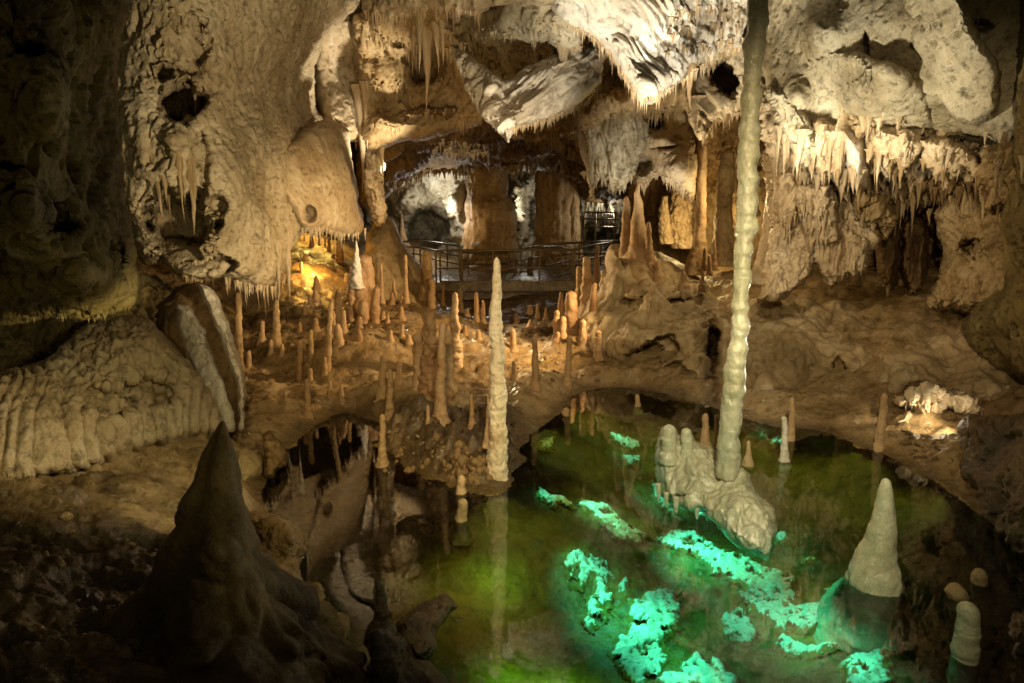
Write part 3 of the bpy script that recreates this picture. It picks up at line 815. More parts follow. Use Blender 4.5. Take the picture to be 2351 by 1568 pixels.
# earthy bank pieces
thing_mass('boulder', 'brown rounded boulder at the pond edge right of the dark foreground cone', 'boulder',
           [(560, 1180), (600, 1170), (650, 1185), (690, 1220), (704, 1262), (690, 1300), (698, 1350), (690, 1420), (620, 1450), (560, 1420)],
           [(580, 1220, 5.2), (660, 1230, 5.1), (690, 1280, 5.1), (620, 1380, 4.6), (690, 1400, 4.7)], M['brown'], kind='rough', a=.04, R=.6, W=30, step=2.2)
thing_mass('boulder', 'small smooth tan boulder on the pond shore below the pale slab', 'boulder',
           [(535, 1020), (570, 1025), (606, 1050), (606, 1085), (580, 1120), (545, 1130), (520, 1090)], [(560, 1040, 7.2), (600, 1070, 7.1), (560, 1110, 6.8)], M['tan'], kind='smooth', a=.04, R=.5, W=24, step=2.2)
thing_mass('boulder', 'dark knobbly lump of rock at the water edge by the mirrored wall', 'boulder',
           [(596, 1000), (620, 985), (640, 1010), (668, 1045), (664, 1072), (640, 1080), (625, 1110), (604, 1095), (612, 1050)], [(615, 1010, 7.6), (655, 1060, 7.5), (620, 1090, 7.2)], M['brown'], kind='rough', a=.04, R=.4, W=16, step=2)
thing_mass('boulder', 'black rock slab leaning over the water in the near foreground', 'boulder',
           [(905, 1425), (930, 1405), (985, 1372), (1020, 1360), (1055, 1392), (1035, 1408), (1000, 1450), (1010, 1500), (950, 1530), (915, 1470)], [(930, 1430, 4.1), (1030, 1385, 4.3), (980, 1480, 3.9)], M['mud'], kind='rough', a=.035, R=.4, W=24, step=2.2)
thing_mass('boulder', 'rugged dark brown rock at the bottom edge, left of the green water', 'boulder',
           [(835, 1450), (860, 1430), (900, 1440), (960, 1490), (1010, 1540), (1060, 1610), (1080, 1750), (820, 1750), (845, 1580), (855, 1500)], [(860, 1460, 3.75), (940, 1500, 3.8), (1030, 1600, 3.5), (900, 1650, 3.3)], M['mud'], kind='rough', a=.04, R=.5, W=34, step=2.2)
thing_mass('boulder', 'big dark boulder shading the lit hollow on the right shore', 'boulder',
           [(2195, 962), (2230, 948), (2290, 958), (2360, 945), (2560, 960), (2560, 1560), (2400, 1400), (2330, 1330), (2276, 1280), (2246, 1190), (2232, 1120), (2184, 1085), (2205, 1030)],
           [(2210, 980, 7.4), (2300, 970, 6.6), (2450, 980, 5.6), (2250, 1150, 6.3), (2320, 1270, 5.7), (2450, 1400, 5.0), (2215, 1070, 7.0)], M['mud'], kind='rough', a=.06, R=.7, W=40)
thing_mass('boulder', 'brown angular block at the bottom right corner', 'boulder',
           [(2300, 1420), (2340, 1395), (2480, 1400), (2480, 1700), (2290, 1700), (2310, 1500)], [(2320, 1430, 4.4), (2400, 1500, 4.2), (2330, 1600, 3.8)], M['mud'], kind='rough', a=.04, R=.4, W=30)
# little lit boulders at the hollow
thing_mass('boulder', 'rough boulder with brilliant lit right flank beside the glowing thin stalagmite', 'boulder',
           [(2066, 955), (2090, 935), (2108, 942), (2108, 968), (2094, 990), (2075, 1010), (2085, 1030), (2050, 1055), (2025, 1040), (2040, 1005), (2052, 980)], [(2085, 950, 8.9), (2060, 1010, 8.5), (2040, 1040, 8.3), (2100, 960, 9.0)], M['cream'], kind='rough', a=.05, R=.45, W=15, step=1.8)
thing_mass('boulder', 'round cream boulder inside the lit hollow', 'boulder',
           [(2075, 1005), (2095, 990), (2115, 998), (2118, 1022), (2100, 1038), (2078, 1034)], [(2095, 1010, 8.6), (2080, 1030, 8.5), (2110, 1020, 8.6)], M['cream'], kind='smooth', a=.04, R=.35, W=18, step=1.8)

# mound right of the bridge, with overhanging dark underside
thing_mass('flowstone_mound', 'tan flowstone mound with undercut dark hollows right of the footbridge', 'flowstone',
           [(1395, 562), (1440, 560), (1500, 575), (1560, 600), (1620, 650), (1660, 700), (1720, 760), (1750, 850), (1720, 960), (1650, 925), (1600, 920), (1560, 900), (1520, 915), (1490, 880), (1450, 840), (1400, 845), (1360, 835), (1340, 800), (1330, 740), (1345, 690), (1375, 660), (1390, 620)],
           [(1410, 580, 14.5), (1500, 600, 14.4), (1600, 660, 13.2), (1450, 700, 13.0), (1540, 740, 12.2), (1380, 780, 12.8), (1480, 850, 12.0), (1600, 880, 11.3), (1700, 800, 11.4), (1700, 930, 10.4)],
           M['bank'], kind='flow', a=.12, R=1.0, W=36, step=2.5, bulge=[(1430, 620, 35, 45, .5), (1500, 680, 40, 40, .5), (1590, 850, 60, 40, .4), (1440, 770, 50, 50, .5), (1660, 790, 40, 60, .3)],
           pits=[(1430, 607, 10, 9, .4), (1480, 845, 36, 46, 1.2), (1640, 800, 18, 50, 1.2), (1555, 865, 30, 28, .9), (1595, 905, 22, 14, .8), (1560, 690, 28, 10, .5), (1450, 690, 22, 8, .4), (1520, 800, 40, 24, .5)])
# slope shoulder left of bridge
sweep_items = []
thing_mass('flowstone_mound', 'brown cone shaped flowstone mound left of the footbridge', 'flowstone',
           [(858, 505), (880, 488), (905, 505), (930, 560), (958, 600), (992, 640), (1000, 690), (985, 740), (900, 760), (830, 720), (835, 600), (842, 540)],
           [(880, 500, 17.5), (880, 600, 16.8), (960, 640, 17.0), (850, 700, 16.0), (980, 720, 16.2)], M['tan'], kind='flow', a=.07, R=1.0, W=36, step=2.2)
thing_mass('rock_column', 'dark lumpy column with lit top hanging over the cone mound left of the bridge', 'rock column',
           [(838, 350), (870, 345), (884, 370), (882, 430), (886, 500), (868, 520), (850, 500), (842, 470), (836, 430)], [(845, 370, 14.5), (870, 370, 14.6), (860, 500, 15)], M['cream'], kind='drip', a=.09, R=.7, W=18, step=1.8)


def wide_column(label, prof, d, mat, **kw):
    o = sweep('rock_column', prof, d, mat, seg=90, **kw)
    tag(o, label, 'rock column')
    return o


wide_column('massive brown column standing behind the middle of the footbridge', [(1124, 330, 52), (1122, 380, 47), (1118, 420, 47), (1116, 450, 46), (1126, 470, 56), (1128, 500, 58), (1128, 540, 60), (1126, 580, 62), (1122, 620, 66), (1122, 660, 64), (1122, 690, 62)], 24, M['orange'], amp=.10, lump=.10, frq=1.6, flutes=1)
wide_column('tall fluted orange column right of the massive one behind the bridge', [(1278, 300, 62), (1278, 340, 52), (1280, 420, 52), (1280, 480, 48), (1280, 520, 51), (1282, 560, 52), (1282, 680, 54)], 25.5, M['orange'], amp=.05, lump=.06, frq=2.0, flutes=2)
wide_column('slim rib of fluted rock at the right side of the orange column', [(1318, 290, 14), (1318, 400, 13), (1317, 500, 13), (1318, 640, 14)], 25, M['orange'], amp=.06, lump=.1, frq=1.2)
wide_column('dark pointed rock spire before the lit back chamber', [(922, 492, 1.5), (922, 515, 5), (921, 530, 8), (922, 545, 12), (926, 570, 20), (928, 600, 24), (928, 680, 28)], 25, M['brown'], amp=.1, lump=.08)
wide_column('thin orange column with bright lit right edge joining floor and ceiling', [(1613, 262, 26), (1612, 300, 13), (1613, 360, 11), (1611, 430, 11), (1610, 480, 12), (1606, 530, 14), (1605, 565, 18), (1600, 600, 26), (1600, 630, 30)], 14.2, M['orange'], amp=.1, lump=.16, frq=.8)
wide_column('short brown fluted column half hidden by the tall pale column', [(1672, 350, 14), (1668, 400, 20), (1664, 450, 18), (1662, 500, 19), (1660, 560, 24), (1660, 610, 28)], 16.5, M['tan'], amp=.12, lump=.14)
wide_column('cream lit column just right of the tall pale column', [(1790, 250, 22), (1780, 300, 17), (1777, 360, 14), (1776, 420, 15), (1778, 470, 20), (1775, 540, 24), (1765, 600, 30), (1750, 650, 36)], 12.6, M['cream'], amp=.08, lump=.06)
wide_column('yellow lit lumpy pillar at the back right of the bridge', [(1562, 430, 18), (1566, 460, 24), (1560, 500, 26), (1565, 540, 26), (1570, 570, 28)], 19, M['cream'], amp=.14, lump=.2, frq=1.4)
wide_column('lower yellow lit pillar left of the lumpy one', [(1527, 450, 7), (1524, 480, 10), (1526, 520, 14), (1530, 560, 17)], 18.8, M['cream'], amp=.14, lump=.2, frq=1.2)

# the tall waxy column on its islet
t = empty('cave_column', tuple(P(1650, 1100, 6.3)))
tag(t, 'tall slender waxy pale column rising from a dripstone islet to the ceiling', 'cave column')
bpy.context.view_layer.update()
TALL = [(1748, -170, 36), (1742, -60, 34), (1739, 0, 31), (1738, 60, 31), (1735, 95, 29), (1733, 110, 31), (1728, 160, 26), (1726, 185, 24), (1723, 250, 28), (1720, 300, 27), (1718, 340, 28), (1716, 365, 31), (1716, 400, 28), (1717, 420, 29),
        (1716, 450, 28), (1713, 480, 29), (1716, 515, 31), (1709, 545, 24), (1707, 575, 25), (1704, 605, 27), (1703, 640, 23), (1701, 700, 21), (1699, 735, 24), (1697, 770, 22), (1696, 800, 23), (1690, 830, 28), (1685, 870, 31), (1684, 900, 29), (1682, 930, 32), (1677, 960, 29), (1673, 1000, 31), (1672, 1045, 33), (1671, 1075, 34), (1670, 1095, 33)]
tc = sweep('shaft', [(x, y, w * .86) for x, y, w in TALL], 6.3, M['wax'], seg=80, amp=.06, ring=.05, lump=.09, frq=.75, s=9, side=.30)
ped = mass('pedestal', [(1512, 1000), (1524, 978), (1552, 982), (1560, 1000), (1585, 985), (1600, 1015), (1640, 1022), (1660, 1060), (1700, 1072), (1722, 1086), (1730, 1110), (1748, 1145), (1778, 1165), (1790, 1210), (1775, 1240), (1768, 1292), (1720, 1270), (1675, 1245), (1655, 1220), (1640, 1195), (1600, 1180), (1560, 1170), (1530, 1150), (1512, 1130), (1503, 1080)],
           [(1530, 990, 6.9), (1640, 1040, 6.75), (1700, 1090, 6.3), (1770, 1180, 5.8), (1765, 1280, 5.42), (1680, 1240, 5.6), (1530, 1130, 6.55), (1600, 1100, 6.4), (1680, 1150, 5.95), (1740, 1220, 5.55)],
           M['wax'], kind='flute', a=.04, R=.45, W=26, step=1.8, ragged=5, bulge=[(1540, 1000, 18, 25, .12), (1585, 1010, 18, 25, .1), (1600, 1090, 40, 50, .12), (1700, 1150, 40, 50, .12)], pits=[(1590, 1172, 40, 10, .15), (1560, 1140, 26, 9, .1)])
for o in (tc, ped):
    o.parent = t
    o.matrix_parent_inverse = t.matrix_world.inverted()
for k, (px, py0, py1, w) in enumerate([(1512, 1110, 1150, 5), (1530, 1130, 1165, 5), (1552, 1140, 1185, 6), (1575, 1150, 1175, 5), (1600, 1160, 1192, 6), (1624, 1170, 1195, 5), (1650, 1185, 1215, 6), (1672, 1200, 1232, 6), (1700, 1190, 1235, 7)]):
    o = sweep('drip', [(px, py0, w * 1.3), (px, (py0 + py1) / 2, w), (px, py1, w * .3)], 6.6 - (px - 1510) * .0040, M['wax'], seg=10, s=k, amp=.15)
    o.parent = t
    o.matrix_parent_inverse = t.matrix_world.inverted()

# ------------------------------------------------------------------ stalagmites
def mite(x, yt, yb, w, label, d=None, top=.45, lean=0, mat='mite', group=None, lump=.13, amp=.13, ring=.09, point=False, seg=22, foot=None):
    """x at the base, top and base rows, full width at the base"""
    if d is None:
        d = ground(x, yb)
    _seed[0] += 3
    h = yb - yt
    r = w / 2 * 1.08
    lean = lean + RNG.normal(0, .022) * h
    foot = RNG.uniform(.05, .55) if foot is None else foot
    pr = []
    nst = 9
    for k in range(nst):
        u = k / (nst - 1)
        if point:
            q = top * .3 + (1 - top * .3) * u ** .9
        else:
            q = top + (1 - top) * u ** 1.1
        if u > .8:
            q *= 1 + foot * ((u - .8) / .2) ** 2
        pr.append((x + lean * (1 - u) + RNG.uniform(-.05, .05) * w, yt + r * top * .7 + (h - r * top * .7) * u, r * q * RNG.uniform(.92, 1.08)))
    tp = pr[0]
    hw = tp[2]
    cap = [(tp[0], tp[1] - hw * (1.5 if point else 1.0) * math.sin(a), hw * max(.05, math.cos(a))) for a in (1.5, 1.15, .8, .45)]
    pr = cap + pr + [(x, yb + max(5, w * .2), r * (1.15 + foot)), (x, yb + 10 + w * .5, r * (1.3 + foot * 1.3))]
    o = sweep('stalagmite', pr, d, M[mat], seg=seg, amp=amp, ring=ring, lump=lump, s=_seed[0] * .37, sub=1.3, side=.12)
    tag(o, label, 'stalagmite', group)
    return o


# central one
o = sweep('stalagmite', [(1140, 590, 1), (1140, 592, 4), (1140, 598, 7), (1141, 622, 9), (1139, 640, 11), (1141, 670, 12), (1137, 705, 14), (1139, 735, 14), (1139, 765, 16), (1143, 800, 16), (1140, 850, 18), (1144, 905, 20), (1140, 950, 21), (1144, 1000, 22), (1141, 1050, 24), (1143, 1110, 26), (1143, 1150, 27)], 7.25, M['pale'], seg=60, amp=.08, ring=.05, lump=.12, s=3, sub=1.2, side=.08, frq=1.0)
tag(o, 'tallest pale stalagmite, standing in the pond in front of the footbridge', 'stalagmite')
mite(1119, 900, 1010, 14, 'thin stalagmite fused to the left side of the tallest one', d=7.35, top=.5)
# cone in the pond on the right
o = sweep('stalagmite', [(2034, 1098, 2), (2034, 1101, 9), (2034, 1112, 13), (2033, 1135, 17), (2031, 1170, 23), (2027, 1200, 28), (2024, 1230, 33), (2018, 1262, 40), (2011, 1300, 50), (2006, 1330, 58), (2003, 1350, 62), (2000, 1364, 78), (1998, 1390, 92), (1998, 1430, 108), (1998, 1490, 120)], 5.1, M['wax'], seg=72, amp=.09, ring=.05, lump=.07, s=8, frq=1.9, side=.10)
tag(o, 'broad cone shaped stalagmite rising from the green water at right', 'stalagmite')
mite(2205, 1388, 1640, 62, 'thick blunt pale stalagmite cut by the bottom edge at right', d=4.15, top=.75, lean=22, mat='wax', lump=.03, amp=.05, seg=48)
mite(2195, 1345, 1420, 48, 'dim brown stump in the water just left of the bottom right stalagmite', d=4.9, top=.8, mat='tan')
mite(2250, 1310, 1390, 38, 'dim brown stump in dark water near the right boulder', d=5.1, top=.7, mat='tan')
mite(1802, 957, 1060, 19, 'white stalagmite with turquoise lit foot standing in the pond', d=7.85, top=.55, mat='white')
mite(1816, 912, 1012, 15, 'brownish thin stalagmite right behind the white one in the pond', d=8.6, top=.7)
mite(2016, 904, 1044, 21, 'slender glowing orange stalagmite before the lit hollow', d=8.2, top=.55, lean=15)
mite(2109, 1042, 1074, 18, 'short stump on the lit shore below the hollow', d=7.9, top=.6)
mite(2136, 986, 1010, 13, 'tiny white stump inside the lit hollow', d=8.9, top=.6, mat='white')
mite(1618, 951, 1028, 22, 'pinkish stalagmite on the islet left of the waxy column', d=7.2, top=.6)
mite(1646, 951, 1028, 13, 'thin stalagmite touching the left side of the waxy column', d=7.1, top=.6)
mite(1718, 1012, 1052, 14, 'small stalagmite in the water right of the waxy column', d=7.6, top=.6)
mite(1536, 978, 1035, 34, 'blunt stub at the left end of the dripstone islet', d=6.75, top=.85, mat='wax', lump=.05, ring=.02, foot=0)
mite(1578, 986, 1030, 26, 'second blunt stub on the islet top', d=6.75, top=.85, mat='wax', lump=.05, ring=.02, foot=0)
mite(1300, 937, 992, 20, 'blunt stalagmite at the far pond edge above the turquoise patch', d=9.7, top=.75)
mite(1464, 906, 934, 13, 'tiny stalagmite in the far shallow water under the mound', d=10.2, top=.7)
mite(1058, 1092, 1150, 24, 'small brown stump in the pond left of the tallest stalagmite', d=6.9, top=.7)
mite(1060, 1148, 1218, 28, 'brown blunt stump half drowned in the green pond', d=6.25, top=.8, mat='tan')
mite(878, 952, 1062, 20, 'reddish stalagmite at the corner of the mirror pool', d=7.7, top=.6, mat='orange')
mite(874, 1336, 1440, 38, 'black silhouetted stump on the foreground rock', d=4.0, top=.5, mat='mud')
mite(1084, 906, 972, 13, 'small stalagmite on the dark rocky islet behind the tallest one', top=.6)
mite(983, 930, 965, 10, 'tiny pale spike on the dark rocky islet', top=.6)
# cluster in the middle
mite(992, 716, 900, 50, 'thickest lumpy stalagmite of the cluster left of the tallest one', top=.6, lump=.34, ring=.16, amp=.2, seg=48)
mite(1010, 742, 952, 25, 'lit edged thin stalagmite in front of the lumpy cluster', top=.6, lean=-4)
mite(960, 768, 890, 26, 'left post of the lumpy stalagmite cluster', top=.8)
mite(988, 790, 900, 20, 'middle front stalagmite of the lumpy cluster', top=.7)
mite(1030, 756, 890, 26, 'right hand dim stalagmite of the lumpy cluster', top=.7)
mite(1043, 672, 830, 36, 'tapering lit spire with a narrow top right behind the cluster', top=.3, lump=.28, ring=.14)
mite(1056, 664, 715, 16, 'blunt stalagmite just under the left part of the bridge deck', top=.7)
mite(1018, 652, 700, 9, 'thin dim spike below the left end of the deck', top=.5)
mite(1094, 672, 735, 13, 'small stalagmite below the middle of the deck', top=.6)
mite(1110, 690, 740, 11, 'smaller companion stalagmite below the middle of the deck', top=.6)
mite(1178, 755, 800, 16, 'stump beside the right edge of the tallest stalagmite', top=.6)
mite(1230, 774, 890, 18, 'brown stalagmite standing alone right of the tallest one', top=.6, lump=.05)
mite(1303, 771, 880, 16, 'pale slim stalagmite right of the lone brown one', top=.7, lump=.05)
mite(1180, 828, 870, 16, 'low stub behind the right side of the tallest stalagmite', top=.6)
# left slope
mite(546, 671, 850, 24, 'tall orange stalagmite beside the pale slab on the left slope', top=.45, mat='orange')
mite(633, 690, 795, 22, 'orange stalagmite under the left overhang icicles', top=.5, mat='orange')
mite(571, 805, 842, 13, 'small stump at the foot of the tall orange stalagmite', top=.7)
mite(602, 737, 782, 14, 'stub between the two orange stalagmites', top=.6)
mite(623, 780, 812, 12, 'pale stub in front of the second orange stalagmite', top=.7)
mite(648, 790, 816, 12, 'bright tipped stub on the left slope ledge', top=.6)
mite(688, 780, 868, 14, 'upright brown post on the left slope, leftmost of three', top=.7, mat='orange', lump=.05)
mite(714, 757, 820, 13, 'short dark post behind the leftmost brown post', top=.7, mat='orange')
mite(712, 846, 878, 14, 'low stub in front of the leftmost brown post', top=.7, mat='orange')
mite(749, 694, 852, 18, 'tallest reddish post in the middle of the left slope', top=.55, mat='orange')
mite(745, 820, 858, 14, 'short stub against the tallest reddish post', top=.6, mat='orange')
mite(708, 870, 955, 14, 'slim orange post low on the slope near the mirror pool', top=.8, mat='orange', lump=.04)
mite(759, 873, 916, 12, 'small post on the bare lower slope', top=.6, mat='orange')
mite(786, 884, 922, 12, 'stub right of the small post on the bare slope', top=.6, mat='orange')
mite(878, 818, 905, 19, 'orange stalagmite on the slope left of the cluster', top=.7, mat='orange')
mite(894, 848, 955, 21, 'lit tipped orange stalagmite next to the dark islet', top=.45, mat='orange')
mite(915, 832, 880, 18, 'stump between the slope stalagmites and the cluster', top=.6)
mite(776, 664, 745, 18, 'lit edged stalagmite left of the lumpy tower', top=.7, lump=.15)
mite(764, 715, 770, 14, 'stub at the left foot of the lumpy tower', top=.6)
mite(790, 712, 760, 14, 'stub at the front foot of the lumpy tower', top=.6)
mite(778, 745, 785, 22, 'low rounded knob before the lumpy tower', top=.7)
mite(877, 605, 698, 12, 'thin spike on the cone mound, left one', d=15.3, top=.5, lump=.05)
mite(932, 585, 692, 13, 'thin spike on the cone mound, right one', d=15.3, top=.5, lump=.05)
mite(904, 640, 672, 9, 'tiny spike between the two thin ones on the mound', d=15.6, top=.5)
mite(900, 672, 700, 14, 'low knob on the cone mound', d=15.3, top=.6)
mite(924, 676, 702, 14, 'low knob right of the first on the cone mound', d=15.3, top=.6)
mite(978, 577, 716, 36, 'stout orange stalagmite at the left end of the bridge deck', d=16.5, top=.55, mat='orange', lump=.1)
mite(990, 640, 722, 26, 'orange shoulder stub against the stout stalagmite', d=16.3, top=.6, mat='orange')
# lumpy tower with a spire
mite(834, 590, 760, 62, 'broad lumpy tower of stalagmite left of the cone mound', d=14.4, top=.68, lump=.30, ring=.16, amp=.24, seg=80, foot=.3)
mite(820, 549, 640, 24, 'white lit spire on the left shoulder of the lumpy tower', d=14.1, top=.25, point=True, lump=.3, mat='white', foot=0)
mite(808, 610, 740, 18, 'knotted post along the left edge of the lumpy tower', d=14.2, top=.7, lump=.28)
mite(858, 660, 790, 30, 'stump in front of the lumpy tower', d=13.6, top=.6, lump=.15)
mite(832, 690, 790, 34, 'wide stump at the foot of the lumpy tower', d=13.5, top=.6, lump=.18)
# yellow hollow
for k, (x, a, b, w, lb) in enumerate([(716, 524, 604, 14, 'tall yellow glowing stalagmite in the amber hollow'), (700, 584, 676, 24, 'lumpy stalagmite below the amber hollow'), (765, 582, 628, 17, 'blunt stalagmite right of the amber hollow'),
                                      (690, 545, 582, 8, 'thin spike at the left of the amber hollow'), (700, 536, 580, 8, 'second thin spike in the amber hollow'), (732, 536, 590, 9, 'yellow spike right of the tall glowing one'),
                                      (746, 540, 590, 8, 'small amber spike under the panel edge'), (757, 545, 600, 12, 'amber stub near the panel edge'), (780, 556, 640, 28, 'broad amber stump below the panel'), (726, 640, 690, 16, 'stump on the slope below the amber hollow'),
                                      (680, 640, 700, 18, 'dim stump at the left below the amber hollow'), (660, 690, 740, 18, 'low stump by the overhang, left slope'), (740, 600, 660, 22, 'ochre stump in the middle below the amber hollow')]):
    mite(x, a, b, w, lb, d=20 - (b - 600) * .022, top=.5, mat='orange' if k % 2 else 'mite', lump=.14)
# right of the bridge
mite(1468, 417, 600, 58, 'tallest spire on the mound, pink lit along its right edge', d=14.2, top=.22, point=True, lump=.14, ring=.05, seg=48)
mite(1437, 452, 590, 30, 'spire left of the pink lit one on the mound', d=14.4, top=.4, lump=.14)
mite(1490, 510, 612, 20, 'stump against the right foot of the pink lit spire', d=13.9, top=.5)
mite(1500, 575, 614, 10, 'thin stub right of the pink lit spire', d=13.9, top=.6)
mite(1510, 600, 632, 18, 'low knob right of the pink lit spire', d=13.8, top=.6)
mite(1369, 560, 640, 16, 'dark spike behind the right bridge post', d=16.2, top=.3)
mite(1347, 590, 705, 26, 'lumpy stalagmite at the right end of the bridge deck', d=14.6, top=.6, lump=.15)
mite(1360, 650, 765, 28, 'leaning stalagmite on the mound flank below the deck', d=13.4, top=.45, lean=10)
mite(1388, 620, 672, 22, 'pale knob on the mound above the leaning stalagmite', d=14.2, top=.6, mat='cream')
mite(1330, 612, 700, 20, 'brown stump tucked at the right end of the deck', d=15.5, top=.6, mat='orange')
mite(1314, 670, 800, 42, 'thick pale stalagmite below the right end of the deck', d=13.6, top=.55, lump=.14)
mite(1288, 670, 715, 16, 'dim spike left of the thick pale stalagmite', d=14.6, top=.4)
mite(1275, 713, 790, 17, 'post left of the thick pale stalagmite', d=13.4, top=.7)
mite(1292, 728, 790, 20, 'stump between the post and the thick pale stalagmite', d=13.3, top=.7)
mite(1338, 735, 800, 22, 'stub at the front foot of the leaning stalagmite', d=12.9, top=.6)
mite(1374, 760, 830, 24, 'hanging pale stub low on the mound front', d=12.4, top=.6)
mite(1234, 697, 726, 10, 'tiny spike in the dark under the deck', top=.5)
mite(1252, 706, 732, 10, 'second tiny spike in the dark under the deck', top=.5)
mite(1618, 568, 606, 10, 'small stub at the foot of the thin orange column', d=13.6, top=.7)
mite(1641, 547, 606, 9, 'orange lit spike right of the thin orange column', d=13.8, top=.6)
mite(1630, 585, 618, 10, 'tiny stub between the orange column and the spike', d=13.6, top=.7)
mite(1612, 622, 656, 10, 'pale stub on the flat bank before the orange column', d=12.9, top=.6)
mite(1570, 625, 655, 18, 'low pale knob on the flat bank', d=13.2, top=.6)
mite(1496, 650, 690, 16, 'pale knob on the mound crest below the spires', d=13.2, top=.6, mat='cream')
mite(1520, 655, 690, 14, 'twin pale knob on the mound crest', d=13.1, top=.6, mat='cream')
mite(1185, 594, 650, 12, 'dark small stump behind the railing, left one', d=22, top=.5, mat='brown')
mite(1216, 590, 650, 18, 'dark small stump behind the railing, right one', d=22.5, top=.5, mat='brown')
# dark foreground cone
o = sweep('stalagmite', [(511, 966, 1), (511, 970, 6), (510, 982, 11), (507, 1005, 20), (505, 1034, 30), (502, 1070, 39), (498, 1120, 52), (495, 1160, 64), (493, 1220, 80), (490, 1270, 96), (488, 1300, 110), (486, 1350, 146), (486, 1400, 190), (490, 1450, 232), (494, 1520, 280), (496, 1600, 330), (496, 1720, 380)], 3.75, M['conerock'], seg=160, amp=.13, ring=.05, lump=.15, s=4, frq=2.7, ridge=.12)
tag(o, 'large dark cone stalagmite towering in the near left foreground', 'stalagmite')

# small rounded stubs scattered on the slopes
LEFT_G, MID_G, PEB_G = 'small stubs on the left slope', 'small stubs under the bridge', 'round calcite nodules at the water edge'
for k in range(30):
    x, y = RNG.uniform(640, 960), RNG.uniform(690, 800)
    if RNG.rand() < .3:
        x, y = RNG.uniform(650, 800), RNG.uniform(620, 700)
    h = RNG.uniform(10, 26)
    mite(x, y - h, y + 3, RNG.uniform(9, 17), 'small rounded calcite stub on the littered upper left slope', top=RNG.uniform(.5, .8), group=LEFT_G, lump=.12, seg=14)
for k in range(14):
    x, y = RNG.uniform(1060, 1330), RNG.uniform(715, 800)
    mite(x, y - RNG.uniform(10, 24), y + 3, RNG.uniform(9, 15), 'small stub on the dim ground below the footbridge', top=.6, group=MID_G, seg=14)

# loose rocks lying on the slopes
def rock_mesh(seed):
    import bmesh
    bm = bmesh.new()
    bmesh.ops.create_icosphere(bm, subdivisions=3, radius=1)
    v = np.array([q.co[:] for q in bm.verts])
    r = 1 + .55 * fbm(v * .9 + seed, 3, seed) + .16 * billow(v * 2.5 + seed, 2, seed)
    v = v * r[:, None] * np.array([1, .8, .6])
    for q, c in zip(bm.verts, v):
        q.co = c
    for fc_ in bm.faces:
        fc_.smooth = True
    me = bpy.data.meshes.new('rock_fragment')
    bm.to_mesh(me)
    bm.free()
    return me


RM = []
for k in range(6):
    me = rock_mesh(k * 3 + 1)
    me.materials.append(M['tan'] if k % 2 else M['brown'])
    RM.append(me)
for (bx0, by0, bx1, by1, cnt, s0, s1, lb, gp) in ((640, 690, 960, 800, 60, 3, 10, 'small loose rock among the stubs of the upper left slope', 'loose rocks on the left slope'),
                                                  (580, 800, 880, 930, 34, 2, 7, 'small loose rock on the bare lower left slope', 'loose rocks low on the left slope'),
                                                  (1180, 720, 1370, 890, 46, 3, 9, 'dark loose rock on the ground between bridge and pond', 'loose rocks before the bridge'),
                                                  (885, 960, 1010, 1060, 34, 3, 11, 'dark rubble stone on the rocky islet', 'rubble on the rocky islet'),
                                                  (30, 1150, 450, 1500, 46, 4, 16, 'dark stone on the muddy bank in the near left corner', 'stones on the muddy left bank'),
                                                  (2040, 985, 2180, 1075, 60, 4, 16, 'pale pebble on the lit shore below the hollow', 'pebbles on the lit shore')):
    for k in range(cnt):
        x, y = RNG.uniform(bx0, bx1), RNG.uniform(by0, by1)
        d = ground(x, y)
        q = P(x, y, d)
        if q[2] < .02 or d > 24:
            continue
        o = bpy.data.objects.new('rock_fragment', RM[k % 6])
        COL.objects.link(o)
        r = (s0 + (s1 - s0) * RNG.beta(1, 3)) * mpp(y, d)
        o.location = q
        o.scale = (r, r, r)
        o.rotation_euler = (RNG.uniform(-.4, .4), RNG.uniform(-.4, .4), RNG.uniform(0, 6.28))
        tag(o, lb, 'rock', gp)

# nodules beside the tallest stalagmite
nod = None
for k in range(90):
    if k < 70:
        x, y = RNG.normal(1075, 26), RNG.normal(1068, 22)
        if not (990 < x < 1128 and 1000 < y < 1118):
            continue
    else:
        x, y = RNG.uniform(880, 1010), RNG.uniform(1000, 1085)
    d = ground(x, y)
    r = RNG.uniform(5, 11)
    if nod is None:
        nod = sweep('calcite_nodule', [(x, y - r, .5), (x, y - r * .8, r * .6), (x, y - r * .3, r * .95), (x, y + r * .3, r), (x, y + r, r * .6)], d, M['brown'], seg=20, amp=.25, lump=.2)
        o = nod
        rr0, d0n = r, d
    else:
        o = nod.copy()
        COL.objects.link(o)
        q = P(x, y + r * 1.1, d)
        o.location = q
        s_ = r / rr0 * d / d0n
        o.scale = (s_ * RNG.uniform(.8, 1.2), s_ * RNG.uniform(.8, 1.2), s_ * RNG.uniform(.8, 1.3))
        o.rotation_euler = (0, 0, RNG.uniform(0, 6.28))
    tag(o, 'round calcite nodule in the pile by the foot of the tallest stalagmite', 'calcite nodule', PEB_G)

